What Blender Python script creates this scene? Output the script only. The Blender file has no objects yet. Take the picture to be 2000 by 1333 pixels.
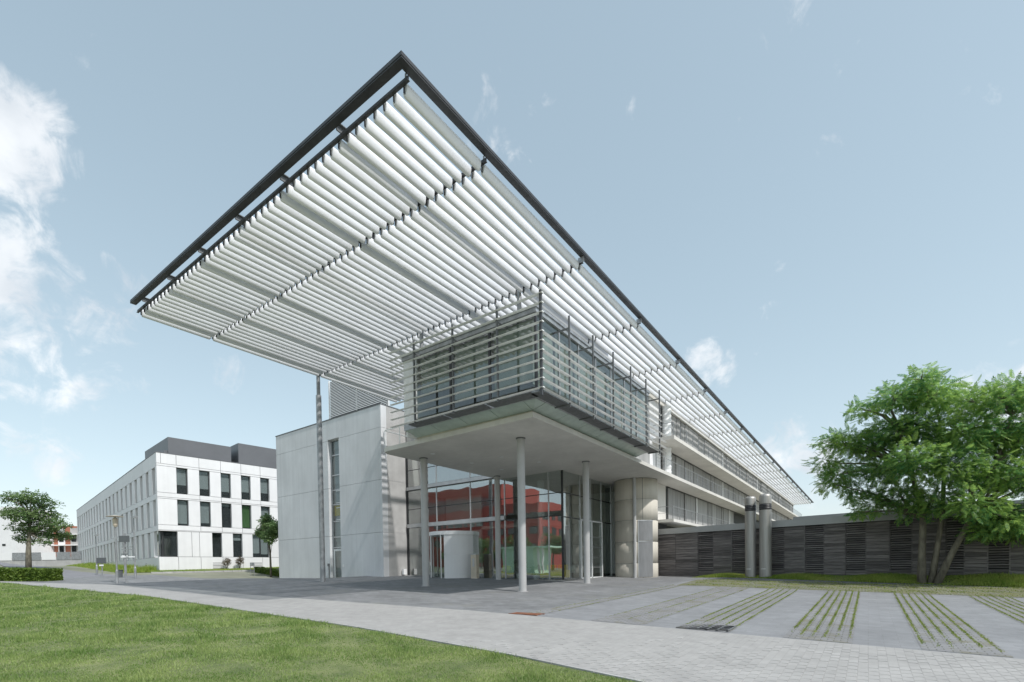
import bpy, math, random
import numpy as np
from mathutils import Matrix, Vector, Euler

random.seed(7)
rng = np.random.default_rng(11)
SC = bpy.context.scene
COL = SC.collection

# ------------------------------------------------------------------ camera
cam = bpy.data.cameras.new('camera'); camo = bpy.data.objects.new('camera', cam); COL.objects.link(camo)
cam.sensor_width = 36.0; cam.lens = 963.286 * 36 / 2000; cam.shift_y = (1130.95 - 666.5) / 2000
cam.clip_start = 0.1; cam.clip_end = 3000
camo.matrix_world = Matrix(((0.810587, -0.001689, 0.585616, 0), (0.585434, 0.027398, -0.810257, 0),
                            (-0.014676, 0.999623, 0.023197, 1.0), (0, 0, 0, 1)))
SC.camera = camo

# ------------------------------------------------------------------ sky, sun, exposure
SUN_DIR = Vector((11.7, -1.7, 15.5)).normalized()
world = bpy.data.worlds.new('World'); SC.world = world; world.use_nodes = True
wn, wl = world.node_tree.nodes, world.node_tree.links; wn.clear()
w_out = wn.new('ShaderNodeOutputWorld'); w_bg = wn.new('ShaderNodeBackground'); w_bg.inputs[1].default_value = 0.15
wl.new(w_bg.outputs[0], w_out.inputs[0])
w_sky = wn.new('ShaderNodeTexSky'); w_sky.sky_type = 'NISHITA'; w_sky.sun_disc = False
w_sky.sun_elevation = math.asin(SUN_DIR.z); w_sky.sun_rotation = math.atan2(SUN_DIR.x, SUN_DIR.y)
w_sky.altitude = 100; w_sky.air_density = 1.0; w_sky.dust_density = 0.9; w_sky.ozone_density = 1.6
w_hs = wn.new('ShaderNodeHueSaturation'); w_hs.inputs['Saturation'].default_value = 0.9; w_hs.inputs['Value'].default_value = 1.46; w_hs.inputs['Hue'].default_value = 0.476
w_gm = wn.new('ShaderNodeGamma'); w_gm.inputs[1].default_value = 0.5; wl.new(w_sky.outputs[0], w_gm.inputs[0]); wl.new(w_gm.outputs[0], w_hs.inputs['Color'])
w_tc = wn.new('ShaderNodeTexCoord')
w_nz = wn.new('ShaderNodeTexNoise'); w_nz.inputs['Scale'].default_value = 6.0; w_nz.inputs['Detail'].default_value = 9; w_nz.inputs['Roughness'].default_value = 0.62
w_nz.inputs['Distortion'].default_value = 0.35
wl.new(w_tc.outputs['Generated'], w_nz.inputs['Vector'])
CLOUDS = [(-0.92, 0.1596, 0.3579, 0.12, 1), (-0.9209, 0.1952, 0.3375, 0.11, 1), (-0.8422, 0.1468, 0.5187, 0.075, 1), (-0.8456, 0.1654, 0.5076, 0.06, 0.8), (-0.8554, 0.2674, 0.4437, 0.055, 0.7), (-0.8257, 0.2008, 0.5271, 0.04, 0.5), (-0.8588, 0.3988, 0.3217, 0.035, 0.6), (-0.8936, 0.2641, 0.3629, 0.05, 0.3), (-0.4322, 0.6149, 0.6596, 0.07, 0.38), (-0.2892, 0.6885, 0.6651, 0.035, 0.38), (-0.2261, 0.9102, 0.347, 0.05, 0.95), (-0.2689, 0.8913, 0.365, 0.03, 0.6), (-0.1192, 0.9702, 0.2109, 0.05, 0.8), (-0.0976, 0.9838, 0.1504, 0.08, 0.8), (-0.011, 0.9749, 0.2222, 0.05, 0.6), (0.1632, 0.9551, 0.2472, 0.07, 0.7), (0.1618, 0.936, 0.3127, 0.03, 0.5), (-0.1134, 0.8207, 0.56, 0.03, 0.2), (-0.9804, 0.1577, 0.1182, 0.1, 0.5), (-0.7765, 0.3188, 0.5435, 0.05, 0.25),
          (0.7, -0.6, 0.35, 0.2, 0.9), (-0.3, -0.9, 0.3, 0.2, 0.9), (0.3, -0.7, 0.65, 0.12, 0.7), (-0.7, -0.6, 0.4, 0.15, 0.8), (0.9, 0.3, 0.3, 0.12, 0.8)]
w_prev = None
for (cx, cy, cz, cr, ca) in CLOUDS:
    cv = Vector((cx, cy, cz)).normalized()
    dt = wn.new('ShaderNodeVectorMath'); dt.operation = 'DOT_PRODUCT'; dt.inputs[1].default_value = cv
    wl.new(w_tc.outputs['Generated'], dt.inputs[0])
    mr = wn.new('ShaderNodeMapRange'); mr.interpolation_type = 'SMOOTHSTEP'
    mr.inputs[1].default_value = math.cos(cr * 1.35); mr.inputs[2].default_value = math.cos(cr * 0.25)
    mr.inputs[3].default_value = 0.0; mr.inputs[4].default_value = ca
    wl.new(dt.outputs['Value'], mr.inputs[0])
    if w_prev is None: w_prev = mr.outputs[0]
    else:
        mx = wn.new('ShaderNodeMath'); mx.operation = 'MAXIMUM'; wl.new(w_prev, mx.inputs[0]); wl.new(mr.outputs[0], mx.inputs[1]); w_prev = mx.outputs[0]
w_nb = wn.new('ShaderNodeMath'); w_nb.operation = 'MULTIPLY_ADD'; w_nb.inputs[1].default_value = 1.4; w_nb.inputs[2].default_value = -0.2; wl.new(w_nz.outputs['Fac'], w_nb.inputs[0])
w_n3 = wn.new('ShaderNodeTexNoise'); w_n3.inputs['Scale'].default_value = 19.0; w_n3.inputs['Detail'].default_value = 8; w_n3.inputs['Roughness'].default_value = 0.6; w_n3.inputs['Distortion'].default_value = 0.6; wl.new(w_tc.outputs['Generated'], w_n3.inputs['Vector'])
w_n3m = wn.new('ShaderNodeMath'); w_n3m.operation = 'MULTIPLY_ADD'; w_n3m.inputs[1].default_value = 1.1; w_n3m.inputs[2].default_value = -0.55; wl.new(w_n3.outputs['Fac'], w_n3m.inputs[0])
w_ns = wn.new('ShaderNodeMath'); w_ns.operation = 'ADD'; wl.new(w_nb.outputs[0], w_ns.inputs[0]); wl.new(w_n3m.outputs[0], w_ns.inputs[1])
w_ma = wn.new('ShaderNodeMath'); w_ma.operation = 'MULTIPLY_ADD'; w_ma.inputs[1].default_value = 0.56
wl.new(w_prev, w_ma.inputs[0]); wl.new(w_ns.outputs[0], w_ma.inputs[2])
w_cm = wn.new('ShaderNodeMapRange'); w_cm.interpolation_type = 'SMOOTHSTEP'
w_cm.inputs[1].default_value = 0.77; w_cm.inputs[2].default_value = 1.14; w_cm.inputs[3].default_value = 0; w_cm.inputs[4].default_value = 0.85
wl.new(w_ma.outputs[0], w_cm.inputs[0])
w_mix = wn.new('ShaderNodeMix'); w_mix.data_type = 'RGBA'
wl.new(w_cm.outputs[0], w_mix.inputs['Factor']); wl.new(w_hs.outputs[0], w_mix.inputs['A'])
w_n2 = wn.new('ShaderNodeTexNoise'); w_n2.inputs['Scale'].default_value = 9.0; w_n2.inputs['Detail'].default_value = 6; w_mp = wn.new('ShaderNodeMapping'); w_mp.inputs['Location'].default_value = (0.05, -0.02, 0.07)
wl.new(w_tc.outputs['Generated'], w_mp.inputs['Vector']); wl.new(w_mp.outputs[0], w_n2.inputs['Vector'])
w_cc = wn.new('ShaderNodeMix'); w_cc.data_type = 'RGBA'; w_cc.inputs['A'].default_value = (2.7, 2.9, 3.15, 1); w_cc.inputs['B'].default_value = (4.0, 4.1, 4.2, 1)
w_cr = wn.new('ShaderNodeMapRange'); w_cr.inputs[1].default_value = 0.35; w_cr.inputs[2].default_value = 0.62; wl.new(w_n2.outputs['Fac'], w_cr.inputs[0]); wl.new(w_cr.outputs[0], w_cc.inputs['Factor']); wl.new(w_cc.outputs['Result'], w_mix.inputs['B'])
wl.new(w_mix.outputs['Result'], w_bg.inputs[0])

sun = bpy.data.lights.new('sun', 'SUN'); suno = bpy.data.objects.new('sun', sun); COL.objects.link(suno)
sun.energy = 2.1; sun.angle = math.radians(1.5); sun.color = (1.0, 0.975, 0.945)
suno.rotation_euler = (-SUN_DIR).to_track_quat('-Z', 'Y').to_euler(); suno.location = (60, -40, 80)
SC.view_settings.view_transform = 'Standard'; SC.view_settings.look = 'None'
SC.view_settings.exposure = 0.84; SC.view_settings.gamma = 1.0; SC.view_settings.use_curve_mapping = False
SC.cycles.max_bounces = 8; SC.cycles.transparent_max_bounces = 16; SC.cycles.use_denoising = True
SC.cycles.sample_clamp_indirect = 6.0

# ------------------------------------------------------------------ helpers
class MB:
    def __init__(self): self.v = []; self.f = []; self.fr = None
    def pt(self, p):
        if self.fr is None: return (p[0], p[1], p[2])
        o, d, n = self.fr
        return (o[0] + d[0] * p[0] + n[0] * p[1], o[1] + d[1] * p[0] + n[1] * p[1], p[2])
    def frame(self, o, d, n): self.fr = (o, d, n); return self
    def add(self, vs, fs):
        b = len(self.v); self.v += [self.pt(p) for p in vs]; self.f += [tuple(b + i for i in f) for f in fs]; return self
    def box(self, x0, x1, y0, y1, z0, z1):
        return self.add([(x0, y0, z0), (x1, y0, z0), (x1, y1, z0), (x0, y1, z0), (x0, y0, z1), (x1, y0, z1), (x1, y1, z1), (x0, y1, z1)],
                        [(0, 3, 2, 1), (4, 5, 6, 7), (0, 1, 5, 4), (1, 2, 6, 5), (2, 3, 7, 6), (3, 0, 4, 7)])
    def quad(self, a, b, c, d): return self.add([a, b, c, d], [(0, 1, 2, 3)])
    def tube(self, pts, rad, n=8, caps=True):
        pts = [Vector(p) for p in pts]; rs = rad if isinstance(rad, (list, tuple)) else [rad] * len(pts)
        b = len(self.v); up0 = None
        for i, p in enumerate(pts):
            t = (pts[min(i + 1, len(pts) - 1)] - pts[max(i - 1, 0)]).normalized()
            a = Vector((0, 0, 1)) if abs(t.z) < 0.9 else Vector((1, 0, 0))
            e1 = t.cross(a).normalized(); e2 = t.cross(e1)
            for k in range(n):
                an = 2 * math.pi * k / n; q = p + (e1 * math.cos(an) + e2 * math.sin(an)) * rs[i]
                self.v.append(self.pt(q))
        for i in range(len(pts) - 1):
            for k in range(n):
                k2 = (k + 1) % n; self.f.append((b + i * n + k, b + i * n + k2, b + (i + 1) * n + k2, b + (i + 1) * n + k))
        if caps:
            self.f.append(tuple(b + k for k in range(n))[::-1]); e = b + (len(pts) - 1) * n; self.f.append(tuple(e + k for k in range(n)))
        return self
    def lathe(self, cx, cy, prof, n=24, a0=0.0, a1=2 * math.pi):
        full = abs(a1 - a0 - 2 * math.pi) < 1e-6; m = n if full else n + 1; b = len(self.v)
        for (r, z) in prof:
            for k in range(m):
                an = a0 + (a1 - a0) * k / n; self.v.append(self.pt((cx + r * math.cos(an), cy + r * math.sin(an), z)))
        for i in range(len(prof) - 1):
            for k in range(n):
                k2 = (k + 1) % m if full else k + 1
                self.f.append((b + i * m + k, b + i * m + k2, b + (i + 1) * m + k2, b + (i + 1) * m + k))
        return self
    def prism(self, poly, z0, z1):
        n = len(poly); vs = [(x, y, z0) for x, y in poly] + [(x, y, z1) for x, y in poly]
        fs = [tuple(range(n))[::-1], tuple(range(n, 2 * n))] + [(i, (i + 1) % n, n + (i + 1) % n, n + i) for i in range(n)]
        return self.add(vs, fs)
    def mesh(self, name):
        m = bpy.data.meshes.new(name); m.from_pydata(self.v, [], self.f); m.update(); return m

WM = {}
def link(o, parent=None):
    COL.objects.link(o)
    basis = Matrix.LocRotScale(o.location, o.rotation_euler, o.scale)
    WM[o.name] = basis
    if parent is not None:
        o.parent = parent; o.matrix_parent_inverse = WM[parent.name].inverted()
    return o
def obj(name, mb, m, parent=None, smooth=False):
    me = mb.mesh(name) if isinstance(mb, MB) else mb
    if not me.materials: me.materials.append(m)
    if smooth:
        for p in me.polygons: p.use_smooth = True
    return link(bpy.data.objects.new(name, me), parent)
def inst(name, me, loc, rotz=0.0, parent=None, scale=(1, 1, 1)):
    o = bpy.data.objects.new(name, me); o.location = loc; o.rotation_euler = (0, 0, rotz); o.scale = scale
    return link(o, parent)
def tag(o, label, cat=None, group=None):
    o['label'] = label
    if cat: o['category'] = cat
    if group: o['group'] = group
    return o
def thing(name, loc, label, cat, group=None):
    o = bpy.data.objects.new(name, None); o.location = loc; o.empty_display_size = 0.3; link(o); return tag(o, label, cat, group)
def struct(o): o['kind'] = 'structure'; return o
def stuff(o): o['kind'] = 'stuff'; return o
def fast(name, V, F):
    """numpy verts (n,3) and faces (m,k)"""
    me = bpy.data.meshes.new(name); k = F.shape[1]
    me.vertices.add(len(V)); me.vertices.foreach_set('co', np.ascontiguousarray(V, dtype=np.float32).ravel())
    me.loops.add(F.size); me.loops.foreach_set('vertex_index', np.ascontiguousarray(F, dtype=np.int32).ravel())
    me.polygons.add(len(F)); me.polygons.foreach_set('loop_start', np.arange(0, F.size, k, dtype=np.int32))
    me.update(calc_edges=True); me.validate(); me.shade_flat(); return me

# ------------------------------------------------------------------ materials
def mat(name, c, rough=0.6, metal=0.0, var=0.0, scale=1.0, stretch=(1, 1, 1), bump=0.0, bscale=None, c2=None, spec=0.5, detail=5, lo=0.35, hi=0.65, island=0.0, streak=0.0):
    m = bpy.data.materials.new(name); m.use_nodes = True; n, l = m.node_tree.nodes, m.node_tree.links; n.clear()
    out = n.new('ShaderNodeOutputMaterial'); p = n.new('ShaderNodeBsdfPrincipled'); l.new(p.outputs[0], out.inputs[0])
    p.inputs['Base Color'].default_value = (*c, 1); p.inputs['Roughness'].default_value = rough; p.inputs['Metallic'].default_value = metal
    p.inputs['Specular IOR Level'].default_value = spec
    g = n.new('ShaderNodeNewGeometry'); mp = n.new('ShaderNodeMapping'); mp.inputs['Scale'].default_value = stretch
    l.new(g.outputs['Position'], mp.inputs['Vector'])
    col = None
    if var > 0 or c2 is not None:
        nz = n.new('ShaderNodeTexNoise'); nz.inputs['Scale'].default_value = scale; nz.inputs['Detail'].default_value = detail; nz.inputs['Roughness'].default_value = 0.6
        l.new(mp.outputs[0], nz.inputs['Vector'])
        mr = n.new('ShaderNodeMapRange'); mr.inputs[1].default_value = lo; mr.inputs[2].default_value = hi; l.new(nz.outputs['Fac'], mr.inputs[0])
        mx = n.new('ShaderNodeMix'); mx.data_type = 'RGBA'; l.new(mr.outputs[0], mx.inputs['Factor'])
        a = tuple(max(0, t * (1 - var)) for t in c); b = c2 if c2 is not None else tuple(min(1, t * (1 + var)) for t in c)
        mx.inputs['A'].default_value = (*a, 1); mx.inputs['B'].default_value = (*b, 1); col = mx.outputs['Result']
    if streak > 0:
        sm_ = n.new('ShaderNodeMapping'); sm_.inputs['Scale'].default_value = (2.6, 2.6, 0.07); l.new(g.outputs['Position'], sm_.inputs['Vector'])
        sn = n.new('ShaderNodeTexNoise'); sn.inputs['Scale'].default_value = 1.0; sn.inputs['Detail'].default_value = 7; sn.inputs['Roughness'].default_value = 0.65; l.new(sm_.outputs[0], sn.inputs['Vector'])
        sr = n.new('ShaderNodeMapRange'); sr.inputs[1].default_value = 0.3; sr.inputs[2].default_value = 0.65; sr.inputs[3].default_value = 1 - streak; sr.inputs[4].default_value = 1.0; l.new(sn.outputs['Fac'], sr.inputs[0])
        sh_ = n.new('ShaderNodeHueSaturation'); l.new(sr.outputs[0], sh_.inputs['Value'])
        if col is not None: l.new(col, sh_.inputs['Color'])
        else: sh_.inputs['Color'].default_value = (*c, 1)
        col = sh_.outputs[0]
    if island > 0:
        mu = n.new('ShaderNodeMapRange'); mu.inputs[3].default_value = 1 - island; mu.inputs[4].default_value = 1 + island
        oi = n.new('ShaderNodeObjectInfo'); ad = n.new('ShaderNodeMath'); ad.operation = 'ADD'; fr = n.new('ShaderNodeMath'); fr.operation = 'FRACT'
        l.new(g.outputs['Random Per Island'], ad.inputs[0]); l.new(oi.outputs['Random'], ad.inputs[1]); l.new(ad.outputs[0], fr.inputs[0]); l.new(fr.outputs[0], mu.inputs[0])
        hs = n.new('ShaderNodeHueSaturation'); l.new(mu.outputs[0], hs.inputs['Value'])
        if col is not None: l.new(col, hs.inputs['Color'])
        else: hs.inputs['Color'].default_value = (*c, 1)
        col = hs.outputs[0]
    if col is not None: l.new(col, p.inputs['Base Color'])
    if bump > 0:
        nb = n.new('ShaderNodeTexNoise'); nb.inputs['Scale'].default_value = bscale or scale * 4; nb.inputs['Detail'].default_value = 6; l.new(mp.outputs[0], nb.inputs['Vector'])
        bp = n.new('ShaderNodeBump'); bp.inputs['Strength'].default_value = bump; bp.inputs['Distance'].default_value = 0.03
        l.new(nb.outputs['Fac'], bp.inputs['Height']); l.new(bp.outputs[0], p.inputs['Normal'])
    return m
def glass(name, tint=(0.62, 0.68, 0.66), ior=1.9, wav=0.0, rough=0.0, base=0.0):
    m = bpy.data.materials.new(name); m.use_nodes = True; n, l = m.node_tree.nodes, m.node_tree.links; n.clear()
    out = n.new('ShaderNodeOutputMaterial'); mx = n.new('ShaderNodeMixShader'); fr = n.new('ShaderNodeFresnel'); fr.inputs['IOR'].default_value = ior
    t = n.new('ShaderNodeBsdfTransparent'); t.inputs[0].default_value = (*tint, 1); g = n.new('ShaderNodeBsdfGlossy'); g.inputs['Roughness'].default_value = rough
    g.inputs[0].default_value = (0.95, 0.97, 0.97, 1)
    ml = n.new('ShaderNodeMath'); ml.operation = 'MULTIPLY_ADD'; ml.use_clamp = True; ml.inputs[1].default_value = 1 - base; ml.inputs[2].default_value = base; l.new(fr.outputs[0], ml.inputs[0])
    gb = n.new('ShaderNodeNewGeometry'); iv = n.new('ShaderNodeMath'); iv.operation = 'SUBTRACT'; iv.inputs[0].default_value = 1.0; l.new(gb.outputs['Backfacing'], iv.inputs[1])
    mk = n.new('ShaderNodeMath'); mk.operation = 'MULTIPLY'; l.new(ml.outputs[0], mk.inputs[0]); l.new(iv.outputs[0], mk.inputs[1]); l.new(mk.outputs[0], mx.inputs[0]); l.new(t.outputs[0], mx.inputs[1]); l.new(g.outputs[0], mx.inputs[2]); l.new(mx.outputs[0], out.inputs[0])
    if wav > 0:
        ge = n.new('ShaderNodeNewGeometry'); nz = n.new('ShaderNodeTexNoise'); nz.inputs['Scale'].default_value = 0.55; nz.inputs['Detail'].default_value = 1.0
        l.new(ge.outputs['Position'], nz.inputs['Vector']); bp = n.new('ShaderNodeBump'); bp.inputs['Strength'].default_value = 1.0; bp.inputs['Distance'].default_value = wav
        l.new(nz.outputs['Fac'], bp.inputs['Height']); l.new(bp.outputs[0], g.inputs['Normal'])
    return m
def leafmat(name, c, c2, scale=0.5, trans=0.35):
    m = bpy.data.materials.new(name); m.use_nodes = True; n, l = m.node_tree.nodes, m.node_tree.links; n.clear()
    out = n.new('ShaderNodeOutputMaterial'); g = n.new('ShaderNodeNewGeometry'); nz = n.new('ShaderNodeTexNoise'); nz.inputs['Scale'].default_value = scale
    nz.inputs['Detail'].default_value = 4; l.new(g.outputs['Position'], nz.inputs['Vector'])
    ad = n.new('ShaderNodeMath'); ad.operation = 'MULTIPLY_ADD'; ad.inputs[1].default_value = 0.35; l.new(g.outputs['Random Per Island'], ad.inputs[0]); l.new(nz.outputs['Fac'], ad.inputs[2])
    mr = n.new('ShaderNodeMapRange'); mr.inputs[1].default_value = 0.42; mr.inputs[2].default_value = 0.92; l.new(ad.outputs[0], mr.inputs[0])
    mx = n.new('ShaderNodeMix'); mx.data_type = 'RGBA'; mx.inputs['A'].default_value = (*c, 1); mx.inputs['B'].default_value = (*c2, 1); l.new(mr.outputs[0], mx.inputs['Factor'])
    d = n.new('ShaderNodeBsdfPrincipled'); d.inputs['Roughness'].default_value = 0.5; d.inputs['Specular IOR Level'].default_value = 0.3; l.new(mx.outputs['Result'], d.inputs['Base Color'])
    t = n.new('ShaderNodeBsdfTranslucent'); hs = n.new('ShaderNodeHueSaturation'); hs.inputs['Value'].default_value = 1.5; l.new(mx.outputs['Result'], hs.inputs['Color']); l.new(hs.outputs[0], t.inputs[0])
    ms = n.new('ShaderNodeMixShader'); ms.inputs[0].default_value = trans; l.new(d.outputs[0], ms.inputs[1]); l.new(t.outputs[0], ms.inputs[2]); l.new(ms.outputs[0], out.inputs[0])
    return m
def pavemat(name, c, joint, bw, bh, var=0.12, mortar=0.012, rot=0.0, moss=None, big=0.15, rough=0.8):
    """small block paving too fine to build: a brick pattern of bw x bh metres in plan"""
    m = bpy.data.materials.new(name); m.use_nodes = True; n, l = m.node_tree.nodes, m.node_tree.links; n.clear()
    out = n.new('ShaderNodeOutputMaterial'); p = n.new('ShaderNodeBsdfPrincipled'); p.inputs['Roughness'].default_value = rough; p.inputs['Specular IOR Level'].default_value = 0.3; l.new(p.outputs[0], out.inputs[0])
    g = n.new('ShaderNodeNewGeometry'); mp = n.new('ShaderNodeMapping'); mp.inputs['Rotation'].default_value = (0, 0, rot); l.new(g.outputs['Position'], mp.inputs['Vector'])
    b = n.new('ShaderNodeTexBrick'); b.inputs['Scale'].default_value = 1.0; b.inputs['Brick Width'].default_value = bw; b.inputs['Row Height'].default_value = bh
    b.inputs['Mortar Size'].default_value = mortar; b.inputs['Mortar Smooth'].default_value = 0.3; b.inputs['Bias'].default_value = 0.0
    b.inputs['Color1'].default_value = (*[t * (1 - var) for t in c], 1); b.inputs['Color2'].default_value = (*[t * (1 + var) for t in c], 1); b.inputs['Mortar'].default_value = (*joint, 1)
    l.new(mp.outputs[0], b.inputs['Vector'])
    nz = n.new('ShaderNodeTexNoise'); nz.inputs['Scale'].default_value = 0.35; nz.inputs['Detail'].default_value = 6; nz.inputs['Roughness'].default_value = 0.65; l.new(g.outputs['Position'], nz.inputs['Vector'])
    mr = n.new('ShaderNodeMapRange'); mr.inputs[1].default_value = 0.3; mr.inputs[2].default_value = 0.7; mr.inputs[3].default_value = 1 - big; mr.inputs[4].default_value = 1 + big; l.new(nz.outputs['Fac'], mr.inputs[0])
    hs = n.new('ShaderNodeHueSaturation'); l.new(b.outputs['Color'], hs.inputs['Color']); l.new(mr.outputs[0], hs.inputs['Value']); col = hs.outputs[0]
    n3 = n.new('ShaderNodeTexNoise'); n3.inputs['Scale'].default_value = 2.2; n3.inputs['Detail'].default_value = 8; n3.inputs['Roughness'].default_value = 0.7; l.new(g.outputs['Position'], n3.inputs['Vector'])
    m3 = n.new('ShaderNodeMapRange'); m3.inputs[1].default_value = 0.3; m3.inputs[2].default_value = 0.6; m3.inputs[3].default_value = 0.86; m3.inputs[4].default_value = 1.04; l.new(n3.outputs['Fac'], m3.inputs[0])
    h3 = n.new('ShaderNodeHueSaturation'); l.new(col, h3.inputs['Color']); l.new(m3.outputs[0], h3.inputs['Value']); col = h3.outputs[0]
    if moss:
        n2 = n.new('ShaderNodeTexNoise'); n2.inputs['Scale'].default_value = moss[1]; n2.inputs['Detail'].default_value = 7; n2.inputs['Roughness'].default_value = 0.7; l.new(g.outputs['Position'], n2.inputs['Vector'])
        m2 = n.new('ShaderNodeMapRange'); m2.inputs[1].default_value = moss[2]; m2.inputs[2].default_value = moss[3]; l.new(n2.outputs['Fac'], m2.inputs[0])
        x2 = n.new('ShaderNodeMix'); x2.data_type = 'RGBA'; l.new(m2.outputs[0], x2.inputs['Factor']); l.new(col, x2.inputs['A']); x2.inputs['B'].default_value = (*moss[0], 1); col = x2.outputs['Result']
    l.new(col, p.inputs['Base Color'])
    bp = n.new('ShaderNodeBump'); bp.inputs['Strength'].default_value = 0.5; bp.inputs['Distance'].default_value = 0.01; l.new(b.outputs['Fac'], bp.inputs['Height']); bp.invert = True
    l.new(bp.outputs[0], p.inputs['Normal'])
    return m

M = {}
M['steel_dark'] = mat('steel_dark', (0.045, 0.046, 0.05), 0.45, var=0.2, scale=2)
M['steel_grey'] = mat('steel_grey', (0.13, 0.135, 0.14), 0.45, var=0.15, scale=2)
M['galv'] = mat('galvanised', (0.34, 0.35, 0.36), 0.42, 0.5, var=0.2, scale=3)
M['rail'] = mat('rail_paint', (0.84, 0.845, 0.84), 0.4, 0.0, var=0.06, scale=3)
M['blade'] = mat('blade_white', (0.84, 0.85, 0.87), 0.38, island=0.03, var=0.05, scale=1.2, stretch=(3, 0.4, 3))
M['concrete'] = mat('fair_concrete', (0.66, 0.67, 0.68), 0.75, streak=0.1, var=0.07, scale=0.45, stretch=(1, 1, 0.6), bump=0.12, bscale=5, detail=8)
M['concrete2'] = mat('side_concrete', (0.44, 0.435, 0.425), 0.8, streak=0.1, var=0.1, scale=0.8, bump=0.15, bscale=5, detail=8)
M['slab'] = mat('slab_concrete', (0.63, 0.61, 0.57), 0.8, streak=0.08, var=0.08, scale=0.35, bump=0.08, bscale=4, detail=7)
M['column'] = mat('column_paint', (0.42, 0.42, 0.415), 0.5, var=0.05, scale=1.5)
M['tower'] = mat('tower_concrete', (0.56, 0.525, 0.455), 0.75, streak=0.14, var=0.07, scale=0.6, stretch=(1, 1, 0.4), bump=0.1, bscale=5, detail=8)
M['alum'] = mat('aluminium', (0.5, 0.51, 0.52), 0.35, 0.6, var=0.08, scale=2)
M['frame'] = mat('frame_dark', (0.03, 0.033, 0.035), 0.4)
M['frame_white'] = mat('frame_white', (0.7, 0.71, 0.7), 0.4)
M['door'] = mat('door_grey', (0.22, 0.225, 0.23), 0.5, var=0.08, scale=6, stretch=(1, 1, 0.2))
M['glass'] = glass('hall_glass', (0.86, 0.9, 0.88), 1.5, wav=0.006, base=0.37)
M['glass_box'] = glass('box_glass', (0.8, 0.84, 0.8), 1.5, base=0.1)
M['glass_win'] = glass('window_glass', (0.75, 0.78, 0.78), 1.35, base=0.06)
M['soffit_glass'] = mat('frosted_soffit', (0.42, 0.5, 0.45), 0.25, var=0.1, scale=1.5, spec=0.7)
M['grate'] = mat('walkway_grate', (0.17, 0.175, 0.18), 0.55, 0.4, var=0.15, scale=8)
M['shutter'] = mat('shutter_grey', (0.3, 0.3, 0.295), 0.7, var=0.28, scale=1.6, stretch=(2.5, 2.5, 0.12), island=0.14, detail=6, lo=0.3, hi=0.7)
M['dark_in'] = mat('dark_interior', (0.06, 0.062, 0.065), 0.8)
M['white_clad'] = mat('white_cladding', (0.77, 0.77, 0.775), 0.55, streak=0.05, var=0.03, scale=0.6, island=0.02)
M['pent'] = mat('penthouse_metal', (0.14, 0.145, 0.155), 0.45, 0.2, var=0.06, scale=0.5)
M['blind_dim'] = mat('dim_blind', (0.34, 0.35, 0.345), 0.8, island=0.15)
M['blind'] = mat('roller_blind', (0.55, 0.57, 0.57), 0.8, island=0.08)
M['timber'] = mat('weathered_timber', (0.15, 0.138, 0.135), 0.75, var=0.4, scale=2.2, stretch=(0.5, 0.5, 9), bump=0.3, bscale=6, detail=7, island=0.38)
M['coping'] = mat('coping_metal', (0.4, 0.41, 0.41), 0.5, 0.2, var=0.06, scale=1)
M['flue'] = mat('brushed_steel', (0.38, 0.37, 0.35), 0.5, 0.6, var=0.12, scale=1.5, stretch=(4, 4, 0.3))
M['paver'] = mat('path_paver', (0.34, 0.333, 0.322), 0.85, var=0.1, scale=0.9, island=0.03, detail=8, bump=0.15, bscale=30)
M['path_sheet'] = pavemat('path_paving', (0.34, 0.333, 0.322), (0.28, 0.275, 0.265), 0.31, 0.157, 0.03, 0.004, math.pi / 2, big=0.06)
M['plaza'] = pavemat('plaza_paving', (0.2, 0.204, 0.208), (0.13, 0.13, 0.13), 0.62, 0.31, 0.12, 0.008, 0.0, moss=((0.2, 0.2, 0.18), 0.5, 0.55, 0.75), big=0.16)
M['park'] = pavemat('parking_paving', (0.235, 0.24, 0.248), (0.2, 0.2, 0.2), 0.6, 0.3, 0.05, 0.005, 0.0, big=0.12)
M['stripe'] = pavemat('slotted_paving', (0.24, 0.24, 0.245), (0.13, 0.13, 0.12), 0.27, 0.16, 0.06, 0.014, 0.0, moss=((0.16, 0.15, 0.09), 1.6, 0.52, 0.7), big=0.12)
M['mossy'] = pavemat('mossy_paving', (0.25, 0.245, 0.23), (0.1, 0.11, 0.05), 0.27, 0.16, 0.15, 0.04, 0.0, moss=((0.16, 0.16, 0.07), 1.3, 0.42, 0.62), big=0.15)
M['asphalt'] = mat('asphalt', (0.2, 0.2, 0.21), 0.85, var=0.1, scale=0.8, bump=0.2, bscale=25, detail=8)
M['soil'] = mat('lawn_soil', (0.13, 0.17, 0.06), 0.9, var=0.3, scale=1.2, c2=(0.2, 0.22, 0.09), detail=8)
M['terrain'] = mat('terrain', (0.2, 0.205, 0.15), 0.9, var=0.2, scale=0.2)
M['kerb'] = mat('kerb_stone', (0.36, 0.355, 0.35), 0.8, var=0.12, scale=2, island=0.08)
M['grass'] = leafmat('grass_blades', (0.095, 0.18, 0.035), (0.3, 0.37, 0.13), 0.9, 0.3)
M['grass2'] = leafmat('verge_grass', (0.15, 0.26, 0.03), (0.36, 0.4, 0.1), 0.5, 0.3)
M['moss'] = leafmat('joint_grass', (0.13, 0.19, 0.03), (0.27, 0.31, 0.08), 1.5, 0.25)
M['leaf'] = leafmat('robinia_leaf', (0.045, 0.155, 0.055), (0.3, 0.43, 0.1), 0.6, 0.5)
M['leaf2'] = leafmat('tree_leaf', (0.07, 0.14, 0.05), (0.2, 0.28, 0.11), 0.6, 0.3)
M['leaf3'] = leafmat('hedge_leaf', (0.05, 0.1, 0.012), (0.15, 0.22, 0.035), 1.5, 0.25)
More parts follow.
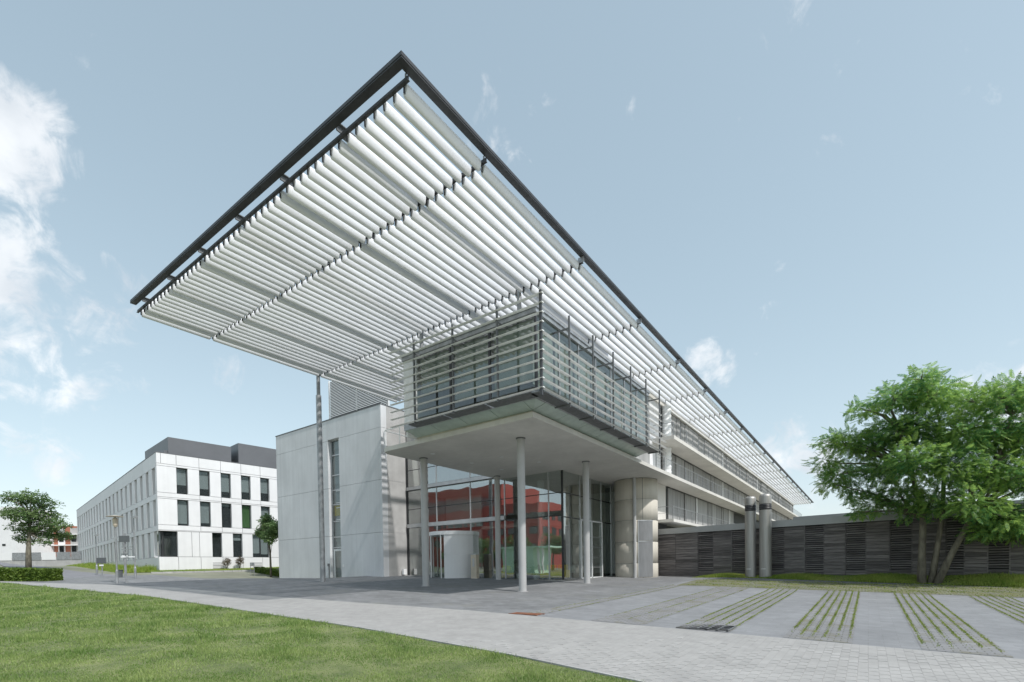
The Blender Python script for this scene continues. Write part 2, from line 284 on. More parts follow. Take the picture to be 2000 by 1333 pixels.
M['leafr'] = leafmat('shrub_leaf', (0.09, 0.06, 0.05), (0.18, 0.16, 0.1), 1.5, 0.25)
M['bark'] = mat('bark', (0.16, 0.145, 0.11), 0.9, var=0.35, scale=3, stretch=(2, 2, 0.5), bump=0.6, bscale=12)
M['red'] = mat('red_render', (0.36, 0.075, 0.06), 0.7, var=0.08, scale=0.3)
M['orange'] = mat('orange_render', (0.36, 0.14, 0.085), 0.7, var=0.08, scale=0.3)
M['mint'] = mat('mint_panel', (0.55, 0.78, 0.63), 0.3)
M['yellow'] = mat('yellow_fabric', (0.75, 0.58, 0.04), 0.7)
M['rust'] = mat('rusty_iron', (0.22, 0.09, 0.05), 0.8, var=0.3, scale=6)
M['sign'] = mat('sign_grey', (0.1, 0.11, 0.115), 0.5)
M['white'] = mat('white_paint', (0.8, 0.8, 0.8), 0.45)
M['beige'] = mat('beige_pillar', (0.55, 0.48, 0.38), 0.6, var=0.05, scale=3)
M['floor_in'] = mat('hall_floor', (0.4, 0.39, 0.37), 0.35)
M['green'] = mat('green_wall', (0.13, 0.27, 0.08), 0.6)

# ------------------------------------------------------------------ terrain
def ss(a, b, t):
    t = np.clip((np.asarray(t, float) - a) / (b - a), 0, 1); return t * t * (3 - 2 * t)
def G(x, y):
    x = np.asarray(x, float); y = np.asarray(y, float)
    z = -1.2427 - 0.02796 * np.clip(x, -110, 25) + 0.02302 * np.clip(y, -10, 45)
    z = z - 0.72 * np.exp(-((x + 50) / 8.0) ** 2 - ((y - 28.5) / 6.0) ** 2)
    z = z + 0.2 * ss(28, 35.5, y) * ss(-13, -7, x)
    z = z + 1.9 * np.exp(-((x + 114) / 10.0) ** 2 - ((y - 11) / 5.5) ** 2)
    return z
def gz(x, y): return float(G(x, y))
def sheet(name, x0, x1, y0, y1, dz, m, step=1.5, parent=None, ylo=None, yhi=None):
    nx = max(2, int((x1 - x0) / step) + 1); ny = max(2, int((y1 - y0) / step) + 1)
    xs = np.linspace(x0, x1, nx); t = np.linspace(0, 1, ny)
    lo = np.full(nx, y0) if ylo is None else np.array([ylo(x) for x in xs]); hi = np.full(nx, y1) if yhi is None else np.array([yhi(x) for x in xs])
    X = np.repeat(xs[:, None], ny, 1); Y = lo[:, None] + (hi - lo)[:, None] * t[None, :]
    V = np.stack([X, Y, G(X, Y) + dz], -1).reshape(-1, 3)
    i, j = np.meshgrid(np.arange(nx - 1), np.arange(ny - 1), indexing='ij'); a = (i * ny + j).ravel()
    F = np.stack([a, a + ny, a + ny + 1, a + 1], 1)
    return obj(name, fast(name, V, F), m, parent)
xs = np.unique(np.concatenate([np.linspace(-1500, -180, 8), np.linspace(-180, 60, 161), np.linspace(60, 1500, 8), [-110, 25]]))
ys = np.unique(np.concatenate([np.linspace(-1500, -90, 8), np.linspace(-90, 150, 161), np.linspace(150, 1500, 8), [-10, 45]]))
X, Y = np.meshgrid(xs, ys, indexing='ij'); V = np.stack([X, Y, G(X, Y) - 0.06], -1).reshape(-1, 3)
i, j = np.meshgrid(np.arange(len(xs) - 1), np.arange(len(ys) - 1), indexing='ij'); a = (i * len(ys) + j).ravel()
struct(obj('ground', fast('ground', V, np.stack([a, a + len(ys), a + len(ys) + 1, a + 1], 1)), M['terrain']))

def y_low(x): return float(np.interp(x, [-60, -51, -29, -12, -6, -3, 3, 12], [6.4, 7.75, 9.4, 9.0, 8.45, 7.95, 6.95, 5.6]))
def y_up(x): return float(np.interp(x, [-60, -50, -43, -36, -24, -12, 0, 20], [7.2, 9.0, 11.2, 12.6, 12.8, 13.9, 13.9, 13.9]))
struct(sheet('plaza', -58, 26, 10, 46, 0.0, M['plaza'], ylo=lambda x: y_up(x) - 0.3, yhi=lambda x: 46 if x > -36 else (24 if x > -45 else 19)))
struct(sheet('road', -135, -57.9, 10.2, 16.5, 0.004, M['asphalt'], ylo=lambda x: np.interp(x, [-135, -100, -88, -58], [14.5, 15.0, 13.2, 10.4]), yhi=lambda x: np.interp(x, [-135, -100, -75, -58], [20.5, 19.6, 17.2, 16.6])))
path = struct(sheet('path', -56, 14, 5, 14, 0.012, M['path_sheet'], ylo=y_low, yhi=y_up))
struct(sheet('lawn', -60, 14, -25, 10, 0.012, M['soil'], ylo=lambda x: -25.0, yhi=lambda x: y_low(x) - 0.06))
# parking paving: plain bands, slotted grass bands and a mossy row beyond
park = struct(sheet('parking', -9.9, 26, 13.9, 34.6, 0.006, M['park']))
BANDS = [(-9.8, -9.2, 2), (-7.05, -5.45, 3), (-4.4, -3.05, 5), (-1.7, -0.35, 6), (1.0, 2.35, 6), (3.7, 5.05, 6), (6.4, 7.75, 6), (9.1, 10.45, 6), (11.8, 13.1, 6)]
for (a, b, nl) in BANDS:
    sheet('slotted_band', a - 0.04, b + 0.04, 14.0, 30.4, 0.012, M['stripe'], parent=park)
sheet('mossy_row', -9.5, 26, 30.3, 34.9, 0.018, M['mossy'], parent=park)

# individual path pavers
PW, PL = 0.157, 0.314
pav = []
for ci in range(int(-15 / PW), int(7.5 / PW)):
    x = (ci + 0.5) * PW
    off = PL * 0.5 * (ci % 2)
    for ri in range(int(5.0 / PL), int(14.2 / PL)):
        y = ri * PL + off + PL / 2
        if y - PL / 2 < y_low(x) + 0.02 or y + PL / 2 > y_up(x): continue
        pav.append((x, y))
pav = np.array(pav)
vis = np.abs(pav[:, 0] * 0.81 + pav[:, 1] * 0.586) / (pav[:, 1] * 0.81 - pav[:, 0] * 0.586) < 1.0
dep = pav[:, 1] * 0.81 - pav[:, 0] * 0.586
order = np.argsort(np.where(vis & (dep > 5.0), dep, 1e3)); near, rest = order[:300], order[300:]; rest = rest[dep[rest] < 8.5 + 4.0 * rng.uniform(0, 1, len(rest))]
hx, hy = PW / 2 - 0.002, PL / 2 - 0.0012
def paver_mesh(k):
    mb = MB(); t = 0.02; c = 0.004; w = random.uniform(-.0012, .0012)
    vs = [(-hx, -hy, 0), (hx, -hy, 0), (hx, hy, 0), (-hx, hy, 0), (-hx, -hy, t - c), (hx, -hy, t - c), (hx, hy, t - c), (-hx, hy, t - c),
          (-hx + c, -hy + c, t + w), (hx - c, -hy + c, t - w), (hx - c, hy - c, t + w), (-hx + c, hy - c, t)]
    fs = [(0, 1, 5, 4), (1, 2, 6, 5), (2, 3, 7, 6), (3, 0, 4, 7), (4, 5, 9, 8), (5, 6, 10, 9), (6, 7, 11, 10), (7, 4, 8, 11), (8, 9, 10, 11)]
    mb.add(vs, fs); me = mb.mesh('paver'); me.materials.append(M['paver']); return me
pms = [paver_mesh(k) for k in range(4)]
for k in near:
    x, y = pav[k]; o = inst('paver', pms[k % 4], (x, y, gz(x, y) - 0.0045 + random.uniform(-.0006, .0006)), 0, path)
n = len(rest); P = pav[rest]; T = np.array([(-hx, -hy, 0), (hx, -hy, 0), (hx, hy, 0), (-hx, hy, 0), (-hx + .003, -hy + .003, .02), (hx - .003, -hy + .003, .02), (hx - .003, hy - .003, .02), (-hx + .003, hy - .003, .02)])
V = (T[None] + np.stack([P[:, 0], P[:, 1], G(P[:, 0], P[:, 1]) - 0.0045 + rng.uniform(-.0006, .0006, n)], 1)[:, None]).reshape(-1, 3)
FQ = np.array([(0, 1, 5, 4), (1, 2, 6, 5), (2, 3, 7, 6), (3, 0, 4, 7), (4, 5, 6, 7)])
stuff(obj('paver_field', fast('paver_field', V, (FQ[None] + (np.arange(n) * 8)[:, None, None]).reshape(-1, 4)), M['paver'], path))
# kerb stones along the lawn edge
xk = -56.0
while xk < 7:
    x1 = xk + 0.98; mb = MB(); ya, yb = y_low(xk), y_low(x1); za, zb = gz(xk, ya), gz(x1, yb)
    mb.add([(xk, ya - 0.09, za - .05), (x1, yb - 0.09, zb - .05), (x1, yb, zb - .05), (xk, ya, za - .05), (xk, ya - 0.09, za + .045), (x1, yb - 0.09, zb + .045), (x1, yb, zb + .04), (xk, ya, za + .04)],
           [(4, 5, 6, 7), (0, 1, 5, 4), (2, 3, 7, 6), (1, 2, 6, 5), (3, 0, 4, 7)])
    obj('kerb_stone', mb, M['kerb'], path); xk += 1.0

# ------------------------------------------------------------------ grass blades
def blades(name, px, py, pz, h, w, m, lean=0.5, parent=None):
    n = len(px); an = rng.uniform(0, 2 * np.pi, n); le = rng.uniform(0, lean, n) * h; la = rng.uniform(0, 2 * np.pi, n)
    dx, dy = np.cos(an) * w / 2, np.sin(an) * w / 2; B = np.stack([px, py, pz], 1)
    A0 = B + np.stack([-dx, -dy, np.zeros(n)], 1); A1 = B + np.stack([dx, dy, np.zeros(n)], 1)
    A2 = B + np.stack([np.cos(la) * le, np.sin(la) * le, h], 1)
    V = np.stack([A0, A1, A2], 1).reshape(-1, 3); F = np.arange(3 * n).reshape(n, 3)
    return stuff(obj(name, fast(name, V, F), m, parent))
N = 620000
dd = 2.6 * (46 / 2.6) ** rng.uniform(0, 1, N) ; lat = rng.uniform(-1.12, 0.45, N) * dd
px = 0.8106 * lat - 0.5856 * dd; py = 0.5854 * lat + 0.8103 * dd
yl = np.interp(px, [-60, -51, -29, -12, -6, -3, 3, 12], [6.4, 7.75, 9.4, 9.0, 8.45, 7.95, 6.95, 5.6])
k = (py < yl - 0.05 + rng.uniform(-.02, .05, N)) & (px > -58); px, py, dd = px[k], py[k], dd[k]
pat = np.sin(px * 0.9 + 1.3 * np.sin(py * 0.7)) * np.sin(py * 1.3 + 1.1 * np.sin(px * 0.5)) + 0.6 * np.sin(px * 2.9 + py * 1.7) * np.sin(py * 3.3 - px * 1.1) + 0.4 * np.sin(px * 7.1 + 2 * np.sin(py * 5)) * np.sin(py * 8.3)
k = rng.uniform(0, 1, len(px)) < np.clip(0.9 + 0.26 * pat, 0.25, 1); px, py, dd, pat = px[k], py[k], dd[k], pat[k]
hh = (0.85 + 0.22 * pat.clip(-1, 1.3)) * rng.uniform(0.018, 0.075, len(px)) * (0.75 + 0.5 * np.sin(px * 1.7) * np.sin(py * 2.3 + 1)) * np.clip(dd / 9, 1, 2.2)
blades('lawn_grass', px, py, G(px, py) + 0.012, hh, 0.006 * np.clip(dd / 4, 1, 6), M['grass'], 0.9)['label'] = 'short mown grass of the foreground lawn'
# grass in the slots of the parking paving
PX, PY = [], []
for (a, b, nl) in BANDS:
    for q in range(nl):
        xc = a + 0.03 + (b - a - 0.06) * q / (nl - 1); yy = rng.uniform(14.3 + rng.uniform(0, .8), 30.6, 3600 if nl > 3 else 1800); dens = 0.5 + 0.5 * np.sin(yy * 1.9 + q * 2.1 + a) * np.sin(yy * 0.7 + q)
        keep = rng.uniform(0, 1, len(yy)) < np.clip(0.1 + dens + 0.7 * ss(14, 18, yy) - 0.5, 0.06, 0.9) * (1.0 if nl > 3 else 0.6)
        yy = yy[keep]; PX.append(xc + rng.normal(0, 0.019, len(yy)) + 0.004 * np.sin(yy * 3.1 + q) + 0.006 * np.sin(yy * 11.7 + 2 * q)); PY.append(yy)
PX, PY = np.concatenate(PX), np.concatenate(PY)
blades('joint_grass', PX, PY, G(PX, PY) + 0.012, rng.uniform(0.01, 0.03, len(PX)), 0.018, M['moss'], 1.2)['label'] = 'rows of grass growing in the slots of the parking paving'
PX = rng.uniform(-9, 16, 26000); PY = rng.uniform(30.4, 35.2, 26000)
keep = (np.sin(PX * 2.3) * np.sin(PY * 3.7 + PX) + rng.normal(0, .5, 26000)) > 0.35; PX, PY = PX[keep], PY[keep]
blades('weed_tufts', PX, PY, G(PX, PY) + 0.018, rng.uniform(0.02, 0.07, len(PX)), 0.03, M['moss'], 1.0)['label'] = 'sparse weeds in the mossy paving before the timber wall'

# ================================================================== MAIN BUILDING
MBD = thing('office_building', (-24, 31, 0.05), 'modern grey office building with huge white louvre canopy, glass entrance and long balconied wing', 'building')
def part(name, mb, m, parent=MBD, smooth=False): return obj(name, mb, m, parent, smooth)

# ---- canopy
XR, XL = -10.84, -32.35
PUR = [10.24, 13.84] + [21.04 + 7.2 * k for k in range(17)]
canopy = part('canopy_frame', MB().box(-32.05, -10.68, 9.83, 9.86, 15.42, 15.60).box(-32.05, -10.70, 9.86, 10.09, 15.43, 15.46).box(-32.05, -10.70, 9.86, 9.98, 15.57, 15.60).box(-32.05, -10.665, 9.815, 9.83, 15.47, 15.485), M['steel_dark'])
part('edge_beam', MB().box(-10.71, -10.68, 9.86, 139.0, 15.42, 15.60).box(-10.94, -10.71, 10.09, 139.0, 15.43, 15.46).box(-10.84, -10.71, 9.98, 139.0, 15.57, 15.60).box(-10.68, -10.665, 9.83, 139.0, 15.47, 15.485), M['steel_dark'], canopy)
for k, y in enumerate(PUR):
    xl = XL if k <= 3 else -14.7
    mb = MB().box(xl, XR, y - 0.05, y + 0.05, 15.18, 15.20).box(xl, XR, y - 0.012, y + 0.012, 15.20, 15.33)
    part('purlin', mb, M['steel_dark'], canopy)
    part('end_bracket', MB().box(XR - 0.14, XR - 0.10, y - 0.02, y + 0.02, 15.33, 15.43) if k < 2 else MB().box(XR - 0.22, XR + 0.1, y - 0.10, y - 0.077, 15.18, 15.43), M['galv'], canopy)
GIR = [-14.1, -17.53, -20.95, -24.4, -27.85, -31.15]
for x in GIR:
    part('girder', MB().box(x - 0.11, x + 0.11, 10.3, 31.0, 15.33, 15.36).box(x - 0.02, x + 0.02, 10.09, 31.0, 15.36, 15.55).box(x - 0.11, x + 0.11, 10.09, 31.0, 15.55, 15.58), M['steel_grey'], canopy)
part('girder', MB().box(-14.75, -14.5, 31.0, 139, 15.44, 15.76), M['steel_grey'], canopy)
# blades
def blade_mesh(L):
    mb = MB(); n = 14; a, b = 0.08, 0.198; th = math.radians(11)
    ring = []
    for k in range(n):
        t = 2 * math.pi * k / n; x = a * math.copysign(abs(math.cos(t)) ** 0.9, math.cos(t)); z = b * math.copysign(abs(math.sin(t)) ** 0.95, math.sin(t))
        ring.append((x * math.cos(th) + z * math.sin(th), -x * math.sin(th) + z * math.cos(th)))
    secs = [(-L / 2, 0.9), (-L / 2 + 0.04, 1.0), (L / 2 - 0.04, 1.0), (L / 2, 0.9)]
    vs = [(x * s, y, z * s) for (y, s) in secs for (x, z) in ring]
    fs = [(i * n + k, i * n + (k + 1) % n, (i + 1) * n + (k + 1) % n, (i + 1) * n + k) for i in range(3) for k in range(n)]
    fs += [tuple(range(n)), tuple(3 * n + k for k in range(n))[::-1]]
    mb.add(vs, fs)
    mb.box(-0.012, 0.012, -L / 2 - 0.06, -L / 2, -0.12, 0.08).box(-0.012, 0.012, L / 2, L / 2 + 0.06, -0.12, 0.08)
    me = mb.mesh('louvre_blade'); me.materials.append(M['blade']); me.materials.append(M['steel_dark'])
    for p in me.polygons[-12:]: p.material_index = 1
    for p in me.polygons[:3 * n]: p.use_smooth = True
    return me
b36, b72 = blade_mesh(3.6 - 0.17), blade_mesh(7.2 - 0.17)
ZB = 15.10
for k in range(len(PUR) - 1):
    y0, y1 = PUR[k], PUR[k + 1]; me = b36 if k == 0 else b72
    nb = 47 if k <= 2 else 8
    for q in range(nb):
        x = -11.09 - 0.4545 * q
        o = bpy.data.objects.new('louvre_blade', me); o.location = (x, (y0 + y1) / 2, ZB + random.uniform(-.006, .006)); o.rotation_euler = (0, random.gauss(0, 0.03), 0)
        link(o, canopy)
# tall canopy post and the posts over the bay
part('canopy_post', MB().tube([(-32.2, 21.04, gz(-32.2, 21.0) - 0.3), (-32.2, 21.04, 13.6)], 0.19, 14).tube([(-32.2, 21.04, 13.6), (-32.2, 21.04, 15.2)], 0.13, 12), M['galv'], smooth=False)
for x in (-14.5, -21.6): part('canopy_post', MB().tube([(x, 21.04, 12.4), (x, 21.04, 15.2)], 0.12, 10), M['galv'])

# ---- concrete wing (left): panels with open joints
CY = 28.23; CX0, CX1 = -51.15, -34.14
JZ = [0.0, 4.23, 8.8, 13.3, 15.25]
wing = part('concrete_wing', MB().box(CX0 + 0.02, CX1 - 0.02, CY + 0.62, 44, -0.4, 15.2), M['concrete'])
for r in range(4):
    z0 = JZ[r] - (0.5 if r == 0 else 0) + 0.012; z1 = JZ[r + 1] - 0.012
    part('wall_panel', MB().box(CX0, -41.92, CY, CY + 0.6, z0, z1), M['concrete'], wing)
    part('wall_panel', MB().box(-40.18, CX1, CY, CY + 0.6, z0, z1), M['concrete'], wing)
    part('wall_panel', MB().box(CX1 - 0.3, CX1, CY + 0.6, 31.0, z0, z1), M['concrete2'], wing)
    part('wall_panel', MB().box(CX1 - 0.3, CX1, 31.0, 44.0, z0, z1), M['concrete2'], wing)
part('wall_panel', MB().box(-41.90, -40.20, CY, CY + 0.6, 13.4, JZ[4] - 0.012), M['concrete'], wing)
part('parapet_cap', MB().box(CX0 - 0.03, CX1 + 0.03, CY - 0.04, CY + 0.7, 15.25, 15.33).box(CX1 - 0.35, CX1 + 0.03, CY + 0.7, 44, 15.25, 15.33), M['steel_grey'], wing)
# window strip and door
ws = part('window_strip', MB().box(-41.90, -41.80, CY + 0.34, CY + 0.44, 0.05, 13.4).box(-40.28, -40.20, CY + 0.34, CY + 0.44, 0.05, 13.4), M['alum'], MBD)
for z in (3.1, 4.1, 5.6, 7.2, 8.6, 10.0, 11.9, 13.3): part('transom', MB().box(-41.80, -40.28, CY + 0.35, CY + 0.45, z, z + 0.1), M['alum'], ws)
zz = [3.2, 4.1, 4.2, 5.6, 5.7, 7.2, 7.3, 8.6, 8.7, 10.0, 10.1, 11.9, 12.0, 13.3]
for i in range(0, len(zz), 2):
    part('pane', MB().box(-41.80, -40.28, CY + 0.39, CY + 0.41, zz[i], zz[i + 1]), M['glass_win'], ws)
    part('blind', MB().box(-41.78, -40.3, CY + 0.5, CY + 0.52, zz[i] + (0.05 if i % 4 else 0.5), zz[i + 1]), M['blind'] if i != 4 else M['yellow'], ws)
for (z0, z1) in ((5.75, 6.95), (7.35, 8.55)): part('sash', MB().box(-40.40, -40.26, CY + 0.28, CY + 0.345, z0, z1).box(-41.2, -40.4, CY + 0.28, CY + 0.345, z0, z0 + 0.07).box(-41.2, -40.4, CY + 0.28, CY + 0.345, z1 - 0.07, z1), M['frame_white'], ws)
dr = part('door', MB().box(-41.72, -41.55, CY + 0.28, CY + 0.38, 0.08, 3.0).box(-40.52, -40.32, CY + 0.28, CY + 0.38, 0.08, 3.0).box(-41.55, -40.52, CY + 0.28, CY + 0.38, 2.8, 3.0).box(-41.55, -40.52, CY + 0.28, CY + 0.38, 0.08, 0.25), M['frame_white'], MBD)
part('pane', MB().box(-41.55, -40.52, CY + 0.32, CY + 0.34, 0.25, 2.8), M['glass_win'], dr); part('handle', MB().tube([(-40.56, CY + 0.24, 1.0), (-40.56, CY + 0.24, 1.9)], 0.025, 6), M['alum'], dr)
part('bell_plate', MB().box(-39.95, -39.8, CY - 0.03, CY, 1.25, 1.5), M['white'], wing); part('wall_box', MB().box(-34.0, -33.8, 30.2, 30.55, 0.5, 1.0), M['white'], wing)
# roof plant screen behind the parapet
scr = part('plant_screen', MB().box(-43.3, -34.6, 29.6, 29.65, 15.3, 19.6), M['dark_in'])
for (a, b) in ((-43.38, -43.28), (-34.64, -34.5), (-39.1, -39.0)): part('screen_frame', MB().box(a, b, 29.44, 29.55, 15.3, 19.7), M['rail'], scr)
sm = MB().add([(-4.32, -0.06, -0.05), (4.32, -0.06, -0.05), (4.32, -0.03, 0.03), (-4.32, -0.03, 0.03), (-4.32, -0.05, -0.05), (4.32, -0.05, -0.05), (4.32, -0.02, 0.03), (-4.32, -0.02, 0.03)],
              [(0, 3, 2, 1), (4, 5, 6, 7), (0, 1, 5, 4), (2, 3, 7, 6), (1, 2, 6, 5), (3, 0, 4, 7)]).mesh('screen_slat'); sm.materials.append(M['rail'])
for q in range(28): inst('screen_slat', sm, (-38.95, 29.4, 15.45 + 0.15 * q), 0, scr)

# ---- entrance slab and the storey slabs of the long wing
YE = 134.0
slab = part('entrance_slab', MB().prism([(-12.55, 19.2), (-12.55, YE), (-14.9, YE), (-14.9, 44.0), (-34.0, 44.0), (-34.0, 31.3), (-23.5, 31.3), (-23.5, 19.9), (-23.3, 19.5), (-22.9, 19.35)], 7.92, 8.17), M['slab'])
part('upstand', MB().box(-20.5, -12.68, 19.32, 19.42, 8.17, 8.30).box(-12.78, -12.68, 19.42, 31.6, 8.17, 8.30), M['tower'], slab)
for (x, y) in ((-21.3, 21.5), (-21.2, 25.0), (-18.6, 24.8), (-21.0, 28.0), (-17.6, 27.6)): part('downlight', MB().lathe(x, y, [(0.0, 7.905), (0.14, 7.905), (0.15, 7.925)], 12), M['frame_white'], slab)
part('balcony_slab', MB().prism([(-12.58, 39.75), (-12.58, YE), (-14.9, YE), (-14.9, 39.75)], 11.08, 11.36), M['slab'])
part('balcony_slab', MB().prism([(-12.9, 40.5), (-12.9, 70), (-14.9, 70), (-14.9, 40.5)], 4.55, 4.78), M['slab'])
part('roof_slab', MB().prism([(-14.3, 32.0), (-14.3, YE), (-34, YE), (-34, 32.0)], 14.62, 15.0), M['slab'])
# entrance columns
for (x, y) in ((-15.12, 21.9), (-22.6, 22.0), (-15.16, 29.5), (-22.8, 29.8)):
    c = part('column', MB().lathe(x, y, [(0.21, gz(x, y) - 0.3), (0.21, 7.86)], 24), M['column'], smooth=True)
    part('column_head', MB().lathe(x, y, [(0.21, 7.86), (0.26, 7.88), (0.26, 7.925)], 24), M['steel_grey'], c)
    part('base_ring', MB().lathe(x, y, [(0.30, gz(x, y) - 0.02), (0.30, gz(x, y) + 0.02), (0.21, gz(x, y) + 0.03)], 24), M['kerb'], c)
# ---- glazed bay above the slab
bay = part('glazed_bay_roof', MB().box(-20.45, -11.75, 18.35, 32.2, 12.38, 12.50).box(-20.45, -11.80, 18.4, 32.1, 12.18, 12.38), M['galv'])
part('bay_floor', MB().box(-20.4, -11.85, 18.45, 32.1, 8.47, 8.78), M['galv'], bay)
part('bay_panel', MB().box(-20.4, -19.45, 18.48, 18.6, 8.8, 12.18).box(-20.4, -20.3, 18.6, 31.0, 8.17, 12.18), M['white_clad'], bay)
part('bay_back_wall', MB().box(-20.2, -12.0, 27.0, 27.1, 8.8, 12.1).box(-17.0, -16.9, 21, 27, 8.8, 12.1), M['blind'], bay)
fx = [-19.45, -17.0, -14.5, -11.9]
for a, b in zip(fx[:-1], fx[1:]):
    part('pane', MB().box(a + 0.05, b - 0.05, 18.52, 18.54, 8.8, 12.18), M['glass_box'], bay); part('mullion', MB().box(b - 0.05, b + 0.05, 18.47, 18.6, 8.78, 12.18), M['steel_dark'], bay)
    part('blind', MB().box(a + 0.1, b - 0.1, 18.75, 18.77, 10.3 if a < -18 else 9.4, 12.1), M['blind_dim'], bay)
fy = [18.6 + 1.93 * k for k in range(8)]
for a, b in zip(fy[:-1], fy[1:]):
    part('pane', MB().box(-11.92, -11.90, a + 0.05, b - 0.05, 8.8, 12.18), M['glass_box'], bay); part('mullion', MB().box(-11.97, -11.87, b - 0.05, b + 0.05, 8.78, 12.18), M['galv'], bay)
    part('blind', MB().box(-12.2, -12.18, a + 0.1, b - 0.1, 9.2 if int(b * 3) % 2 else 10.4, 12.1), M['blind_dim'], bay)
# sloped glass soffit panels under the bay
for k in range(4):
    a, b = -20.4 + 1.95 * k + 0.015, -20.4 + 1.95 * (k + 1) - 0.015
    part('soffit_panel', MB().add([(a, 19.3, 8.26), (b, 19.3, 8.26), (b, 18.5, 8.47), (a, 18.5, 8.47), (a, 19.3, 8.30), (b, 19.3, 8.30), (b, 18.5, 8.51), (a, 18.5, 8.51)], [(0, 1, 2, 3), (4, 7, 6, 5), (0, 4, 5, 1), (2, 6, 7, 3), (1, 5, 6, 2), (3, 7, 4, 0)]), M['soffit_glass'], bay)
for k in range(6):
    a, b = 19.32 + 2.1 * k + 0.015, 19.32 + 2.1 * (k + 1) - 0.015
    part('soffit_panel', MB().add([(-12.66, a, 8.26), (-12.66, b, 8.26), (-11.93, b, 8.47), (-11.93, a, 8.47), (-12.66, a, 8.30), (-12.66, b, 8.30), (-11.93, b, 8.51), (-11.93, a, 8.51)], [(0, 3, 2, 1), (4, 5, 6, 7), (0, 1, 5, 4), (2, 3, 7, 6), (1, 2, 6, 5), (3, 0, 4, 7)]), M['soffit_glass'], bay)
part('soffit_panel', MB().add([(-12.6, 19.3, 8.27), (-11.93, 19.3, 8.48), (-11.93, 18.5, 8.48), (-12.6, 18.5, 8.48)], [(0, 3, 2, 1)]), M['soffit_glass'], bay)
# sun-screen: rails and posts in front of the bay
scrn = part('sun_screen', MB().box(-11.16, -11.06, 17.64, 17.74, 8.2, 12.55), M['steel_dark'])
def fin(mb, axis, c, a0, a1, z):
    # flat aerofoil rail
    pr = [(-0.10, 0.0), (-0.05, 0.025), (0.04, 0.028), (0.10, 0.0), (0.04, -0.02), (-0.05, -0.018)]; n = 6
    vs = []
    for a in (a0, a1):
        for (p, q) in pr: vs.append((a, c + p, z + q) if axis == 'x' else (c + p, a, z + q))
    fs = [(k, (k + 1) % n, n + (k + 1) % n, n + k) for k in range(n)] + [tuple(range(n))[::-1], tuple(range(n, 2 * n))]
    return mb.add(vs, fs)
for k in range(11):
    z = 8.52 + 0.39 * k
    part('screen_rail', fin(MB(), 'x', 17.7, -20.55, -11.0, z), M['rail'], scrn)
    if k <= 6: part('screen_rail', fin(MB(), 'y', -11.1, 17.8, 33.4 if k < 4 else 32.4, z), M['rail'], scrn)
for x in (-18.75, -16.1, -13.42):
    part('screen_post', MB().box(x - 0.03, x + 0.03, 17.66, 17.76, 8.4, 12.6), M['steel_grey'], scrn); part('bracket', MB().box(x - 0.02, x + 0.02, 17.76, 18.5, 11.9, 11.96), M['steel_grey'], scrn); part('bracket', MB().box(x - 0.02, x + 0.02, 17.76, 18.5, 8.60, 8.66), M['steel_grey'], scrn)
for k in range(1, 7):
    y = 17.7 + 2.4 * k
    part('screen_post', MB().box(-11.14, -11.06, y - 0.025, y + 0.025, 8.3, 12.45), M['steel_grey'], scrn); part('bracket', MB().box(-11.9, -11.15, y - 0.025, y + 0.025, 11.85, 11.92), M['steel_grey'], scrn); part('bracket', MB().box(-11.9, -11.15, y - 0.025, y + 0.025, 8.40, 8.46), M['steel_grey'], scrn)
for k in range(6):
    y = 17.85 + 2.4 * k
    part('walkway_plate', MB().box(-11.82, -11.22, y + 0.08, y + 2.27, 8.46, 8.50), M['grate'], scrn)
for k in range(3): part('walkway_plate', MB().box(-19.4 + 2.6 * k + .05, -19.4 + 2.6 * (k + 1) - .1, 17.8, 18.4, 8.46, 8.50), M['grate'], scrn)
# guard rail at the slab's left end
gr = part('guard_rail', MB().tube([(-20.6, 19.5, 9.25), (-23.35, 19.6, 9.25), (-23.35, 28.2, 9.25)], 0.03, 6), M['rail'])
for (x, y) in ((-22.0, 19.55), (-23.35, 19.6), (-23.35, 22), (-23.35, 25)): part('baluster', MB().tube([(x, y, 8.17), (x, y, 9.25)], 0.025, 6), M['rail'], gr)

# ---- entrance hall glazing
GY, GXR, GXL = 31.0, -17.82, -34.1
zf = 0.05
hall = part('hall_floor', MB().box(GXL, GXR, GY - 0.1, 44, -0.3, zf), M['floor_in'])
part('hall_back_wall', MB().box(-34.0, -17.9, 43.0, 43.2, 0.05, 12.0), M['white'], hall)
for (a_, b_, c_, d_) in ((-34.0, -29.5, 36, 36.2), (-24.5, -24.3, 35, 43), (-21.5, -21.1, 33.4, 33.8)): part('hall_partition', MB().box(a_, b_, c_, d_, 0.05, 7.9), M['white_clad'], hall)
part('hall_gallery', MB().box(-34.0, -24.0, 36.0, 43, 4.6, 4.9), M['slab'], hall)
glz = part('glazing_frame', MB().box(-34.14, -33.95, GY - 0.06, GY + 0.12, zf, 11.5), M['frame']); part('corner_post', MB().box(GXR - 0.06, GXR + 0.04, GY - 0.04, GY + 0.06, zf, 7.92), M['frame'], glz)
vx = [-33.95, -32.2, -30.34, -26.5, -23.0, -19.0, GXR - 0.06]
rows = [(zf + .05, 4.66), (5.06, 6.32), (6.38, 8.02)]
